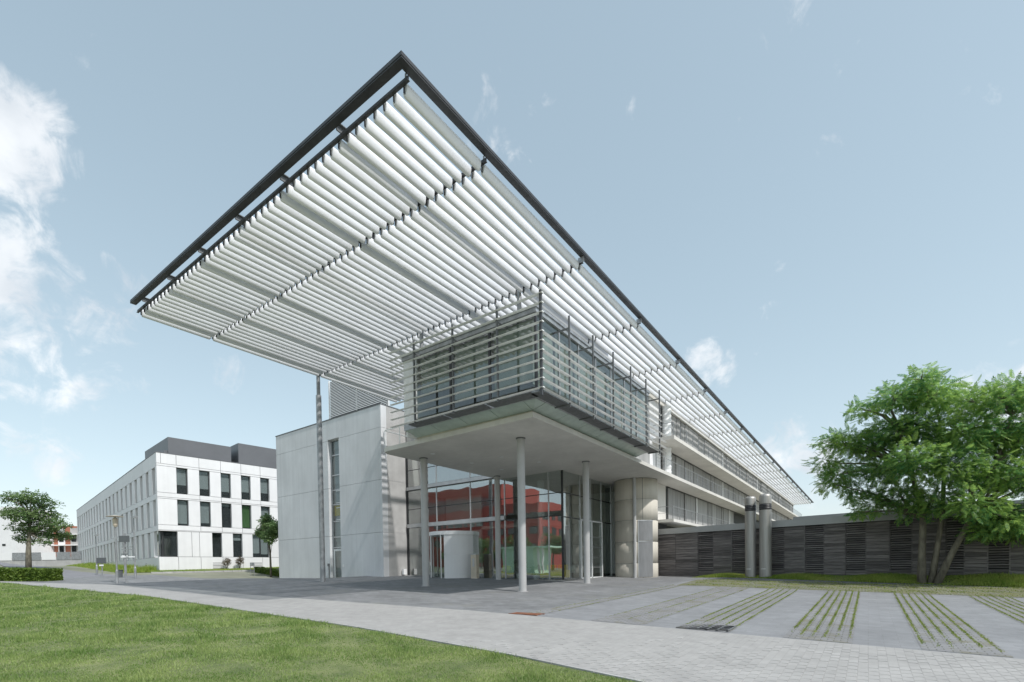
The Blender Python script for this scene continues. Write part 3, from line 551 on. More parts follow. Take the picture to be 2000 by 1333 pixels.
for a, b in zip(vx[:-1], vx[1:]):
    for (z0, z1) in rows:
        if b > -23.0 and z1 > 7.8: z1 = 7.92
        part('pane', MB().box(a + 0.035, b - 0.035, GY, GY + 0.02, z0, z1), M['glass'], glz)
    if b <= -22.9:
        part('pane', MB().box(a + 0.035, b - 0.035, GY, GY + 0.02, 8.42, 9.85), M['glass'], glz); part('pane', MB().box(a + 0.035, b - 0.035, GY, GY + 0.02, 9.9, 11.5), M['glass'], glz)
    part('mullion', MB().box(b - 0.035, b + 0.035, GY - 0.05, GY + 0.08, zf, 11.5 if b < -23.2 else 7.92), M['alum'] if b < -18 else M['frame'], glz)
part('transom', MB().box(-33.95, -22.95, GY - 0.16, GY - 0.055, 4.70, 5.03), M['alum'], glz); part('transom', MB().box(-22.95, GXR, GY - 0.02, GY + 0.05, 4.66, 4.74), M['frame'], glz)
part('transom', MB().box(-33.95, -22.95, GY - 0.16, GY - 0.055, 8.08, 8.36), M['alum'], glz); part('transom', MB().box(-33.95, -22.95, GY - 0.15, GY - 0.05, 8.02, 8.075), M['frame'], glz)
part('transom', MB().box(-33.95, GXR, GY - 0.02, GY + 0.05, 6.32, 6.38), M['frame'], glz); part('transom', MB().box(-33.95, -23, GY - 0.02, GY + 0.05, 9.85, 9.9), M['frame'], glz)
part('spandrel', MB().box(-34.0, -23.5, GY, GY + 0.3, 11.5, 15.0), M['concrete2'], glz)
vy = [GY + 0.06, 33.6, 35.4, 37.3, 39.2]
for a, b in zip(vy[:-1], vy[1:]):
    for (z0, z1) in [(zf + .05, 4.56), (4.64, 6.32), (6.38, 7.92)]:
        part('pane', MB().box(GXR - 0.02, GXR, a + 0.03, b - 0.03, z0, z1), M['glass'], glz)
    part('mullion', MB().box(GXR - 0.08, GXR + 0.05, b - 0.03, b + 0.03, zf, 7.92), M['alum'], glz)
part('transom', MB().box(GXR - 0.05, GXR + 0.02, GY + 0.06, 39.2, 6.32, 6.38).box(GXR - 0.05, GXR + 0.02, GY + 0.06, 39.2, 4.56, 4.64), M['frame'], glz)
dd_ = part('side_door', MB().box(GXR + 0.05, GXR + 0.12, 33.6, 33.7, zf, 4.6).box(GXR + 0.05, GXR + 0.12, 37.2, 37.3, zf, 4.6).box(GXR + 0.05, GXR + 0.12, 35.35, 35.45, zf, 4.6).box(GXR + 0.05, GXR + 0.12, 33.7, 37.2, 4.5, 4.6).box(GXR + 0.05, GXR + 0.12, 33.7, 37.2, zf, zf + 0.1), M['frame_white'])
for z in (0.9, 1.7, 2.5, 3.3): part('door_bar', MB().box(GXR + 0.06, GXR + 0.10, 33.7, 35.35, z, z + 0.04).box(GXR + 0.06, GXR + 0.10, 35.45, 37.2, z, z + 0.04), M['alum'], dd_)
# revolving door
rvc = (-28.35, 31.0); rvr = 2.05
rv = part('revolving_door', MB().lathe(*rvc, [(rvr + 0.06, 3.72), (rvr + 0.06, 4.02), (0.0, 4.04)], 36).lathe(*rvc, [(0.0, 3.72), (rvr + 0.06, 3.72)], 36), M['white']); part('floor_ring', MB().lathe(*rvc, [(rvr + .06, zf), (rvr + .06, zf + .04), (0, zf + .04)], 36), M['alum'], rv)
def arc(a0, a1): return MB().lathe(*rvc, [(rvr, zf), (rvr, 2.1)], 14, math.radians(a0), math.radians(a1)).lathe(*rvc, [(rvr, 2.13), (rvr, 3.72)], 14, math.radians(a0), math.radians(a1)).lathe(*rvc, [(rvr - .06, zf), (rvr - .06, 3.72)], 14, math.radians(a0), math.radians(a1))
part('drum_wall', arc(-72, 60), M['white_clad'], rv, True)
part('drum_glass', MB().lathe(*rvc, [(rvr, zf), (rvr, 3.72)], 14, math.radians(120), math.radians(205)), M['glass_box'], rv, True)
for a in (-80, 205, 240): part('drum_post', MB().tube([(rvc[0] + rvr * math.cos(math.radians(a)), rvc[1] + rvr * math.sin(math.radians(a)), zf), (rvc[0] + rvr * math.cos(math.radians(a)), rvc[1] + rvr * math.sin(math.radians(a)), 3.75)], 0.05, 8), M['frame_white'], rv)
for a in (20, 110, 200, 290):
    ca, sa = math.cos(math.radians(a)), math.sin(math.radians(a)); e = (rvc[0] + ca * (rvr - .1), rvc[1] + sa * (rvr - .1))
    part('door_leaf', MB().add([(rvc[0], rvc[1], zf), (e[0], e[1], zf), (e[0], e[1], 3.7), (rvc[0], rvc[1], 3.7)], [(0, 1, 2, 3)]), M['glass_box'], rv)
    part('leaf_stile', MB().tube([(e[0], e[1], zf), (e[0], e[1], 3.7)], 0.04, 6), M['frame_white'], rv)

# ---- round stair tower
TC = (-15.5, 39.0); TR = 1.72
tw = part('stair_tower', MB().lathe(*TC, [(TR - 0.02, -0.4), (TR - 0.02, 7.92)], 48), M['steel_grey'], smooth=True)
tz = [-0.4, 1.18, 2.88, 4.6, 6.25, 7.9]
for a, b in zip(tz[:-1], tz[1:]):
    for q in range(4): part('facing_ring', MB().lathe(*TC, [(TR - .02, a + 0.008), (TR, a + 0.015), (TR, b - 0.015), (TR - .02, b - 0.008)], 12, math.pi / 2 * q + 0.02 - 0.9, math.pi / 2 * (q + 1) - 0.9), M['tower'], tw, True)
an = math.radians(-72); dp = (TC[0] + (TR + .1) * math.cos(an), TC[1] + (TR + .1) * math.sin(an))
part('downpipe', MB().tube([(dp[0], dp[1], -0.2), (dp[0], dp[1], 7.92)], 0.13, 12), M['column'], tw)
def curved(r, a0, a1, z0, z1): return MB().lathe(*TC, [(r - .03, z0), (r, z0), (r, z1), (r - .03, z1)], 8, math.radians(a0), math.radians(a1))
part('tower_hatch', curved(TR + .035, -62, -22, 2.98, 4.5), M['door'], tw, False); td = part('tower_door', curved(TR + .035, -62, -22, 0.1, 2.85), M['door'], tw)
part('hatch_frame', curved(TR + .05, -63.5, -62, 0.05, 4.6).lathe(*TC, [(TR, 4.5), (TR + .05, 4.5), (TR + .05, 4.58), (TR, 4.58)], 8, math.radians(-63), math.radians(-21)).lathe(*TC, [(TR, 2.87), (TR + .05, 2.87), (TR + .05, 2.95), (TR, 2.95)], 8, math.radians(-63), math.radians(-21)), M['alum'], tw)

# ---- long wing facade
wingL = part('long_wing', MB().box(-34, -14.75, 43.2, YE, -0.3, 14.62).box(-20.3, -14.6, 32.1, 43.2, 8.17, 14.62).box(-17.0, -14.4, 40.6, 43.3, -0.3, 7.92), M['dark_in'])
part('facade_panel', MB().box(-14.6, -14.38, 39.2, 41.8, 8.17, 14.62), M['white_clad'], wingL); part('facade_panel', MB().box(-14.6, -14.36, 32.2, 39.15, 8.17, 14.62), M['shutter'], wingL)
part('facade_panel', MB().box(-14.5, -14.34, 40.7, 42.9, 4.78, 7.9), M['slab'], wingL)
part('ribbed_column', MB().lathe(-14.1, 42.5, [(0.42 - 0.05 * (k % 2), 8.17 + 0.2 * k) for k in range(33)], 16), M['rail'], wingL)
lev = {1: (4.8, 7.9, [43.4, 48.35, 52.2, 57.0, 60.6, 63.2, 67.0, 70.0]), 2: (8.2, 11.06, [43.3, 48.4, 54.7, 59.7, 63.4, 67.1, 70.75]), 3: (11.4, 14.55, [43.6, 47.2, 53.3, 63.35, 65.9, 71.4, 73.6])}
for L, (z0, z1, ys_) in lev.items():
    ys_ = list(ys_)
    while ys_[-1] < (70 if L == 1 else YE): ys_.append(min(YE, ys_[-1] + random.choice([3.2, 4.0, 5.4, 6.4, 2.4])))
    for a, b in zip(ys_[:-1], ys_[1:]):
        g = random.uniform(0.22, 0.45); sp = random.random()
        if b - a > 3.5 and sp < 0.6:
            mid = a + (b - a) * random.choice([0.25, 0.5, 0.72]); part('shutter', MB().box(-14.5, -14.40, a + g, mid, z0 + 0.03, z1 - 0.03), M['shutter'], wingL); part('shutter', MB().box(-14.42, -14.34, mid + 0.02, b - 0.04, z0 + 0.03, z1 - 0.03), M['shutter'], wingL)
        else: part('shutter', MB().box(-14.5, -14.40, a + g, b - 0.04, z0 + 0.03, z1 - 0.03), M['shutter'], wingL)
        if sp > 0.8: part('jamb_strip', MB().box(-14.5, -14.33, a + g + 0.05, a + g + 0.3, z0 + 0.03, z1 - 0.03), M['rail'], wingL)
part('fascia', MB().box(-14.5, -14.26, 43.3, YE, 14.66, 14.80), M['rail'], wingL)
part('ceiling_rail', MB().box(-14.55, -14.3, 43.3, YE, 10.98, 11.07).box(-14.55, -14.3, 43.3, YE, 7.84, 7.915), M['steel_dark'], wingL)
for (x, y0, y1, z, endx) in ((-12.65, 35.8, YE, 8.17, None), (-12.66, 39.8, YE, 11.36, -14.3), (-12.98, 40.6, 69.9, 4.78, -14.3)):
    rl = MB().tube([(x, y0, z + 1.05), (x, y1, z + 1.05)], 0.022, 6)
    for q in (0.3, 0.55, 0.8): rl.tube([(x, y0, z + q), (x, y1, z + q)], 0.008, 4)
    if endx: rl.tube([(endx, y0, z + 1.05), (x, y0, z + 1.05)], 0.022, 6).tube([(endx, y0, z + 0.5), (x, y0, z + 0.5)], 0.01, 4)
    rr = part('balcony_rail', rl, M['galv']); y = y0; bm = MB().box(-0.03, 0.03, -0.02, 0.02, 0, 1.05).mesh('baluster'); bm.materials.append(M['galv'])
    while y <= y1: inst('baluster', bm, (x, y, z), 0, rr); y += 1.8

# ================================================================== TIMBER-CLAD BUILDING
TA = math.radians(-10); TO = (-14.45, 41.0); td_ = (math.cos(TA), math.sin(TA)); tn = (math.sin(TA), -math.cos(TA))   # tn points to the viewer
def tw_(s, t, z): return (TO[0] + td_[0] * s + tn[0] * t, TO[1] + td_[1] * s + tn[1] * t, z)
TB = thing('timber_clad_building', (*tw_(10, 0, 0)[:2], 0.1), 'low flat building clad in dark weathered boards and slatted openings behind the tree', 'building')
core = obj('core_wall', MB().frame(TO, td_, tn).box(-0.1, 30, -3.0, -0.55, -0.6, 3.55), M['dark_in'], TB)
obj('coping', MB().frame(TO, td_, tn).box(-0.2, 30.3, -4, 0.12, 3.56, 4.02), M['coping'], TB)
obj('roof_box', MB().frame(TO, td_, tn).box(8.5, 30, -9, -6.5, 3.5, 4.75), M['coping'], TB)
SEG = [(0, 1.67, 0), (1.67, 3.55, 0), (3.55, 4.79, 1), (4.79, 6.18, 0), (6.18, 7.4, 1), (7.4, 8.6, 0), (8.6, 9.81, 1), (9.81, 11.08, 0), (11.08, 12.24, 1), (12.24, 13.45, 0), (13.45, 14.55, 1), (14.55, 15.75, 0), (15.75, 16.83, 1), (16.83, 18.36, 0), (18.36, 19.15, 1), (19.15, 20.1, 0), (20.1, 20.97, 1), (20.97, 22.0, 0), (22.0, 23.0, 1)]
bmesh_cache = {}
def bar_mesh(nm, w, h, t, tilt=0.0):
    key = (nm, round(w, 3))
    if key not in bmesh_cache:
        mb = MB(); c, s_ = math.cos(tilt), math.sin(tilt)
        pts = [(-t / 2, -h / 2), (t / 2, -h / 2 + 0.008), (t / 2, h / 2 - 0.008), (-t / 2, h / 2)]; pts = [(a * c - b * s_, a * s_ + b * c) for a, b in pts]
        vs = [(x, -a, b) for x in (-w / 2, w / 2) for a, b in pts]
        mb.add(vs, [(0, 1, 2, 3), (4, 7, 6, 5), (0, 4, 5, 1), (1, 5, 6, 2), (2, 6, 7, 3), (3, 7, 4, 0)]); me = mb.mesh(nm); me.materials.append(M['timber']); bmesh_cache[key] = me
    return bmesh_cache[key]
for (a, b, kind) in SEG:
    w = b - a - 0.05; s = (a + b) / 2; g0 = 0.0
    if kind == 0:
        nP = 17; hP = 3.5 / nP
        for q in range(nP): inst('plank', bar_mesh('plank', w, hP - 0.014, 0.05), tw_(s, 0.0 + random.uniform(-.006, .006), g0 + hP * (q + 0.5)), TA, TB)
        obj('backing', MB().frame(TO, td_, tn).box(a + .03, b - .03, -0.5, -0.03, 0.0, 3.54), M['timber'], TB)
    else:
        nP = 21; hP = (3.5 - 0.55) / nP
        for q in range(nP): inst('slat', bar_mesh('slat', w, 0.09, 0.045, 0.35), tw_(s, -0.02, g0 + 0.55 + hP * (q + 0.5)), TA, TB)
        for q in range(3): inst('plank', bar_mesh('plank', w, 0.165, 0.05), tw_(s, -0.02, g0 + 0.09 + 0.175 * q), TA, TB)
    obj('post', MB().frame(TO, td_, tn).box(b - 0.03, b + 0.03, -0.3, 0.015, 0, 3.54), M['timber'], TB)
# steel flues
for (x, y, r, zt, lab) in ((-6.78, 38.35, 0.36, 5.75, 'brushed steel flue pipe before the timber wall, the one nearer the round tower'), (-5.81, 38.2, 0.39, 5.82, 'slightly thicker brushed steel flue pipe before the timber wall, the one nearer the tree')):
    f = thing('flue_pipe', (x, y, gz(x, y)), lab, 'flue pipe', 'steel flue pipes before the timber wall')
    obj('pipe', MB().lathe(x, y, [(r, gz(x, y) - 0.2), (r, 4.72)], 32), M['flue'], f, True)
    obj('vent_collar', MB().lathe(x, y, [(r - 0.03, 4.72)] + [(r + (0.02 if k % 2 else -0.02), 4.72 + 0.06 * (k + 0.5)) for k in range(7)] + [(r - 0.03, 5.14)], 32), M['steel_dark'], f)
    obj('cap', MB().lathe(x, y, [(r, 5.14), (r, zt - 0.18), (r * 0.92, zt - 0.07), (r * 0.7, zt), (0, zt + 0.02)], 32), M['flue'], f, True)
    obj('seam_plate', MB().lathe(x, y, [(r + .012, 0.62), (r + .012, 0.66)], 8, -2.2, -1.4), M['white'], f)
# grass bank at the wall
def bank(s, t):
    e = tw_(s, 2.1, 0); x, y, _ = tw_(s, 2.1 * (1 - t), 0); z = (gz(e[0], e[1]) + 0.03) * (1 - t) + 0.16 * t; return (x, y, z)
nb_ = 60; V = np.array([bank(5.0 + 22 * i / nb_, t) for i in range(nb_ + 1) for t in (0, 0.15, 0.5, 1)]); V[::4, 2] -= 0.1
a = (np.arange(nb_)[:, None] * 4 + np.arange(3)[None]).ravel(); struct(obj('grass_bank', fast('grass_bank', V, np.stack([a, a + 4, a + 5, a + 1], 1)), M['soil']))
N = 52000; S = rng.uniform(4.0, 27, N); T = rng.uniform(0, 1, N) ** 0.9; e = np.array([TO[0], TO[1]])[None] + np.outer(S, td_) + 2.1 * np.array(tn)[None]
ze = G(e[:, 0], e[:, 1]) + 0.03; P = e - 2.1 * T[:, None] * np.array(tn)[None]; k = (S > 5.0) | (rng.uniform(0, 1, N) < 0.3)
blades('bank_grass', P[k, 0], P[k, 1], (ze * (1 - T) + 0.16 * T)[k] - 0.02, rng.uniform(0.06, 0.22, N)[k] * (0.8 + 0.5 * np.sin(S[k] * 1.3)), 0.03, M['grass2'], 0.7)['label'] = 'strip of grass along the foot of the timber wall'

# ================================================================== WHITE OFFICE BUILDING
WO = (-65.2, 21.95); ra = math.radians(84.5); la = math.radians(172.5)
rd, rn = (math.cos(ra), math.sin(ra)), (math.sin(ra), -math.cos(ra))
ld, ln = (math.cos(la), math.sin(la)), (-math.sin(la) * -1 * -1, math.cos(la))
ln = (-ld[1] * 1.0, ld[0] * 1.0)
WB = thing('white_office_building', (*WO, 0.9), 'white three storey office building with deep vertical windows and dark rooftop boxes', 'building')
if ln[1] > 0: ln = (-ln[0], -ln[1])
if rn[0] < 0: rn = (-rn[0], -rn[1])
RL, LL = 16.0, 73.7
def rwb(mb=None): return MB().frame(WO, rd, rn)
def lwb(): return MB().frame(WO, ld, ln)
def wpt(s, t): return (WO[0] + rd[0] * s - rn[0] * t, WO[1] + rd[1] * s - rn[1] * t)
def lpt(s, t): return (WO[0] + ld[0] * s - ln[0] * t, WO[1] + ld[1] * s - ln[1] * t)
c0 = (WO[0] - rn[0] * 0.45 - ln[0] * 0.45, WO[1] - rn[1] * 0.45 - ln[1] * 0.45)
cA = wpt(RL, 0.45); cB = (lpt(LL, 0.45)); cC = (cB[0] + rd[0] * RL, cB[1] + rd[1] * RL)
wcore = obj('inner_wall', MB().prism([c0, cA, cC, cB], -0.5, 14.35), M['dark_in'], WB)
obj('parapet_cap', MB().prism([(WO[0] + rn[0] * .03 + ln[0] * .03, WO[1] + rn[1] * .03 + ln[1] * .03), wpt(RL, -0.03), wpt(RL, 0.5), c0, lpt(LL, 0.5), lpt(LL, -0.03)], 14.6, 14.68), M['pent'], WB)
obj('roof', MB().prism([c0, cA, cC, cB], 14.36, 14.5), M['pent'], WB)
def panel(fr, a, b, z0, z1, m='white_clad', t=0.42, nm='wall_panel'): return obj(nm, fr().box(a + 0.02, b - 0.02, -t, 0, z0 + 0.02, z1 - 0.02), M[m], WB)
def window(fr, a, b, z0, z1, blindz=None, m='blind'):
    w = obj('window', fr().box(a, a + 0.06, -0.40, -0.33, z0, z1).box(b - 0.06, b, -0.40, -0.33, z0, z1).box(a + .06, b - .06, -0.40, -0.33, z0, z0 + 0.06).box(a + .06, b - .06, -0.40, -0.33, z1 - 0.06, z1), M['frame'], WB)
    obj('pane', fr().box(a + .06, b - .06, -0.375, -0.365, z0 + .06, z1 - .06), M['glass_win'], w)
    if blindz is not None: obj('blind', fr().box(a + .07, b - .07, -0.43, -0.42, blindz, z1 - .06), M[m], w)
    return w
RWX = [(1.94 + 2.33 * k, 3.05 + 2.33 * k) for k in range(6)]
for a, b in zip([0.43] + [w[0] for w in RWX], [w[0] for w in RWX] + [RL]): panel(rwb, a, b, 13.4, 14.6)
panel(rwb, 0.0, 0.43, 13.4, 14.6)
bl = {3: [11.2, 11.0, 10.9, 11.1, 11.2, 11.0], 2: [6.7, 6.9, 9.1, 6.6, 6.9, 7.5]}
for (r, z0, z1, zb, zt) in ((3, 10.13, 13.15, 9.62, 13.4), (2, 6.45, 9.45, 5.86, 9.62)):
    edges = [0.0] + [e for w in RWX for e in w] + [RL]
    for q in range(0, len(edges), 2): panel(rwb, edges[q], edges[q + 1], z0, z1)
    for a, b in zip([0.0] + [w[0] for w in RWX[1:]], [w[0] for w in RWX[1:]] + [RL]):
        panel(rwb, a, b, zb, z0); 
        if zt - z1 > 0.05: panel(rwb, a, b, z1, zt)
    for q, (a, b) in enumerate(RWX): window(rwb, a, b, z0, z1, bl[r][q], 'green' if (r, q) == (2, 3) else 'blind')
w1 = [(0.5, 1.86, None), (5.48, 6.53, None), (7.8, 8.88, 4.9), (10.12, 11.15, 3.3), (11.17, 12.2, 3.2)]
for (a, b, z) in w1: window(rwb, a, b, 2.8, 5.75, z)
for a, b in ((1.86, 3.3), (3.3, 4.1), (4.1, 5.48), (6.53, 7.8), (8.88, 10.12), (12.2, RL)): panel(rwb, a, b, 2.8, 5.75)
panel(rwb, 0.0, RL, 5.75, 5.86)
for a, b in ((0.0, 1.9), (1.9, 4.2), (4.2, 6.6), (6.6, 8.9), (8.9, 11.3), (11.3, RL)): panel(rwb, a, b, -0.2, 2.8)
obj('desk_block', rwb().box(0.9, 1.3, -1.2, -0.8, 2.8, 3.6), M['white'], WB)
for (a, b) in ((5.46, 6.62), (10.1, 11.2)):
    v = obj('vent_grille', rwb().box(a, b, 0.0, 0.012, 1.22, 2.12), M['dark_in'], WB)
    for q in range(5): obj('vent_slat', rwb().box(a, b, 0.012, 0.04, 1.25 + 0.18 * q, 1.36 + 0.18 * q), M['white_clad'], v)
# left face
PER = 3.34
LWX = [(0.75 + PER * k, 2.2 + PER * k) for k in range(22)]
for (z0, z1) in ((13.0, 14.6), (9.35, 9.98), (5.75, 6.35)):
    for q in range(11): panel(lwb, max(0.43 if True else 0, 6.7 * q), min(LL, 6.7 * (q + 1)), z0, z1)
for q in range(11): panel(lwb, max(0.43, 6.7 * q), min(LL, 6.7 * (q + 1)), -0.4, 2.75)
for (z0, z1) in ((9.98, 13.0), (6.35, 9.35), (2.75, 5.75)):
    edges = [0.43] + [e for w in LWX for e in w] + [LL]
    for q in range(0, len(edges), 2):
        if z0 < 3 and q == 0: continue
        panel(lwb, edges[q], edges[q + 1], z0, z1)
    for q, (a, b) in enumerate(LWX):
        window(lwb, a, b, z0, z1, z0 + random.uniform(0.3, 1.6) if random.random() < .7 else None)
obj('corner_glass', lwb().box(0.06, 0.75, -0.04, -0.02, 2.8, 5.75), M['glass_win'], WB)
for (a, b) in ((6.2, 7.1), (13, 13.9)):
    v = obj('vent_grille', lwb().box(a, b, 0.0, 0.012, 1.3, 2.1), M['dark_in'], WB)
    for q in range(4): obj('vent_slat', lwb().box(a, b, 0.012, 0.04, 1.33 + 0.2 * q, 1.45 + 0.2 * q), M['white_clad'], v)
# rooftop boxes
obj('rooftop_box', MB().prism([wpt(1.6, 1.6), wpt(8.4, 1.6), wpt(8.4, 12), wpt(1.6, 12)], 14.5, 16.9), M['pent'], WB)
obj('rooftop_box', MB().prism([wpt(9.2, 1.4), wpt(RL, 1.4), wpt(RL, 12), wpt(9.2, 12)], 14.5, 17.5), M['pent'], WB)
for k in range(5):
    s0, s1 = 2.0 + 14.2 * k, 2.0 + 14.2 * k + 12.6
    obj('rooftop_box', MB().prism([lpt(s0, 1.2), lpt(s1, 1.2), lpt(s1, 5), lpt(s0, 5)], 14.5, 15.35), M['pent'], WB)

# ================================================================== FAR BUILDINGS
OB = thing('orange_apartment_block', (-172, 36, 3), 'orange and white apartment block with balconies far behind the hillside tree', 'building')
of = ((-181, 29.5), (0.815, 0.58), (0.58, -0.815))
obj('wall', MB().frame(*of).box(0, 16.5, -10, 0, 3, 13.5), M['orange'], OB)
for q in range(5):
    obj('bay_front', MB().frame(*of).box(0.5 + 3.3 * q, 2.3 + 3.3 * q, 0, 0.15, 5.4, 13), M['white_clad'] if q % 2 else M['concrete2'], OB)
    for z in (6.4, 9.4):
        w = obj('window', MB().frame(*of).box(0.8 + 3.3 * q, 2.0 + 3.3 * q, 0.15, 0.2, z, z + 2.0), M['frame'], OB); obj('pane', MB().frame(*of).box(0.9 + 3.3 * q, 1.9 + 3.3 * q, 0.2, 0.21, z + .1, z + 1.9), M['glass_win'], w)
for z in (5.2, 8.4, 11.2): obj('balcony', MB().frame(*of).box(-0.5, 17, 0.2, 1.0, z, z + 0.25), M['white'], OB)
HB = thing('white_house_block', (-171, 25, 3), 'plain white house block at the left edge behind the hillside tree', 'building')
hf = ((-177, 20), (0.81, 0.586), (0.586, -0.81))
obj('wall', MB().frame(*hf).box(-4, 11.5, -10, 0, 3, 17.5), M['white_clad'], HB)
for (a, z0, z1) in ((1.0, 5.8, 8.3), (1.0, 8.6, 11.0), (8.2, 8.0, 8.5), (8.2, 5.6, 6.1)):
    w = obj('window', MB().frame(*hf).box(a, a + (1.6 if z1 - z0 > 1 else 0.8), 0, 0.06, z0, z1), M['frame'], HB); obj('pane', MB().frame(*hf).box(a + .1, a + (1.5 if z1 - z0 > 1 else 0.7), 0.06, 0.07, z0 + .1, z1 - .1), M['glass_win'], w)
GW = thing('garden_wall', (-140, 27, 3), 'low grey boundary wall with fence panels below the orange apartment block', 'wall')
gf = ((-150, 20), (0.83, 0.56), (0.56, -0.83))
obj('wall', MB().frame(*gf).box(-8, 24, -0.3, 0, 1.5, 4.6), M['concrete2'], GW)
for q in range(10): obj('fence_panel', MB().frame(*gf).box(-8 + 3.2 * q, -8 + 3.2 * q + 3.0, 0.0, 0.08, 4.0, 5.6), M['galv'] if q % 3 else M['white'], GW)
# red building across the lawn, seen in the entrance glass
RB = thing('red_building', (-95, -62, 0), 'red rendered building mirrored in the entrance glazing', 'building')
obj('wall', MB().box(-99, -78, -80, -60, -2, 20.2), M['red'], RB)
obj('wall', MB().box(-136, -101, -96, -72, -2, 29.5), M['red'], RB)
for z in (24.0,): obj('window_band', MB().box(-135, -102, -72, -71.9, z - 2.5, z + 1.6), M['glass_win'], RB)
for z in (6.0, 10.6, 15.2):
    for q in range(5):
        w = obj('window', MB().box(-97.6 + 4.1 * q, -95.0 + 4.1 * q, -60, -59.92, z, z + 2.2), M['frame'], RB); obj('pane', MB().box(-97.5 + 4.1 * q, -95.1 + 4.1 * q, -59.92, -59.9, z + .1, z + 2.1), M['glass_win'], w)
    for q in range(4):
        w = obj('window', MB().box(-78, -77.92, -78 + 4.4 * q, -75.6 + 4.4 * q, z, z + 2.2), M['frame'], RB); obj('pane', MB().box(-77.92, -77.9, -77.9 + 4.4 * q, -75.7 + 4.4 * q, z + .1, z + 2.1), M['glass_win'], w)
for z in (9, 15.5):
    for q in range(8):
        w = obj('window', MB().box(-132 + 3.4 * q, -129.6 + 3.4 * q, -72, -71.92, z, z + 2.2), M['frame'], RB); obj('pane', MB().box(-131.9 + 3.4 * q, -129.7 + 3.4 * q, -71.92, -71.9, z + .1, z + 2.1), M['glass_win'], w)

# ================================================================== TREES AND PLANTS
def fronds(name, centers, radii, nper, size, m, parent, kind='frond', droop=0.35, squash=0.75, shell=0.5):
    """leaf sprays spread through the clumps of a crown; every spray is a small fan of leaflets"""
    C, Rr = np.array(centers, float), np.array(radii, float); w = Rr ** 2.2; cnt = np.maximum(8, (nper * w / w.sum()).astype(int))
    idx = np.repeat(np.arange(len(C)), cnt); n = len(idx)
    d = rng.normal(0, 1, (n, 3)); d /= np.linalg.norm(d, axis=1)[:, None]
    r = Rr[idx] * (shell + (1.12 - shell) * rng.uniform(0, 1, n) ** 0.6)
    lump = 1 + 0.22 * np.sin(d[:, 0] * 5 + idx) * np.sin(d[:, 1] * 4 + idx * 2)
    P = C[idx] + d * (r * lump)[:, None] * np.array([1, 1, squash])
    ax = d * np.array([1, 1, 0.4]) + rng.normal(0, 0.55, (n, 3)) + np.array([0, 0, -droop]); ax /= np.linalg.norm(ax, axis=1)[:, None]
    up = np.array([0, 0, 1.0]) + rng.normal(0, 0.35, (n, 3)); sd = np.cross(ax, up); sd /= np.linalg.norm(sd, axis=1)[:, None]; nm = np.cross(sd, ax)
    if kind == 'frond':
        quads = []
        for q in range(6):
            t = 0.12 + 0.15 * q; l = 0.24 * (1 - 0.5 * abs(t - 0.45)); wv = 0.06
            for s in (-1, 1):
                quads.append([(t - wv, 0.01 * s, 0), (t + wv, 0.01 * s, 0), (t + wv * 0.9 + 0.06, s * l, -0.05), (t - wv * 0.3 + 0.06, s * l, -0.05)])
        quads.append([(0.9, -0.06, 0), (0.9, 0.06, 0), (1.15, 0.04, -0.03), (1.15, -0.04, -0.03)])
    else:
        quads = [[(0, -0.16, 0), (0.5, -0.3, 0.05), (1.0, 0.0, -0.1), (0.5, 0.3, 0.05)], [(0.1, 0.1, 0.0), (0.2, 0.7, 0.15), (0.0, 1.0, -0.05), (-0.15, 0.5, 0.02)], [(0.1, -0.1, 0.0), (0.25, -0.6, -0.15), (-0.05, -0.95, 0.05), (-0.2, -0.5, 0.08)]]
    Q = np.array(quads).reshape(-1, 3); sz = size * rng.uniform(0.65, 1.3, n)
    V = P[:, None, :] + sz[:, None, None] * (Q[None, :, 0:1] * ax[:, None] + Q[None, :, 1:2] * sd[:, None] + Q[None, :, 2:3] * nm[:, None])
    nq = len(quads); F = (np.arange(n)[:, None, None] * nq * 4 + np.arange(nq * 4).reshape(nq, 4)[None]).reshape(-1, 4)
    return obj(name, fast(name, V.reshape(-1, 3), F), m, parent)
def limbs(parent, stems, clumps, m, r0=0.04, nm='branch'):
    tips = [Vector(s[-1][0]) for s in stems] ; mids = [(Vector(p), r) for s in stems for (p, r) in s[len(s) // 2:]]
    mb = MB()
    for c in clumps:
        c = Vector(c[:3]); b, r = min(mids, key=lambda t: (t[0] - c).length + (2.0 if t[0].z > c.z else 0)); m1 = b.lerp(c, 0.5) + Vector((random.uniform(-.3, .3), random.uniform(-.3, .3), 0.25))
        mb.tube([b, m1, c], [min(r, r0 * 2.0), r0 * 1.2, r0 * 0.4], 5)
        for _ in range(2):
            e = c + Vector((random.uniform(-1, 1), random.uniform(-1, 1), random.uniform(-.2, .8))) * (clumps[0][3] * 0.7); mb.tube([m1.lerp(c, 0.6), e], [r0 * 0.6, r0 * 0.2], 4)
    return obj(nm, mb, m, parent)

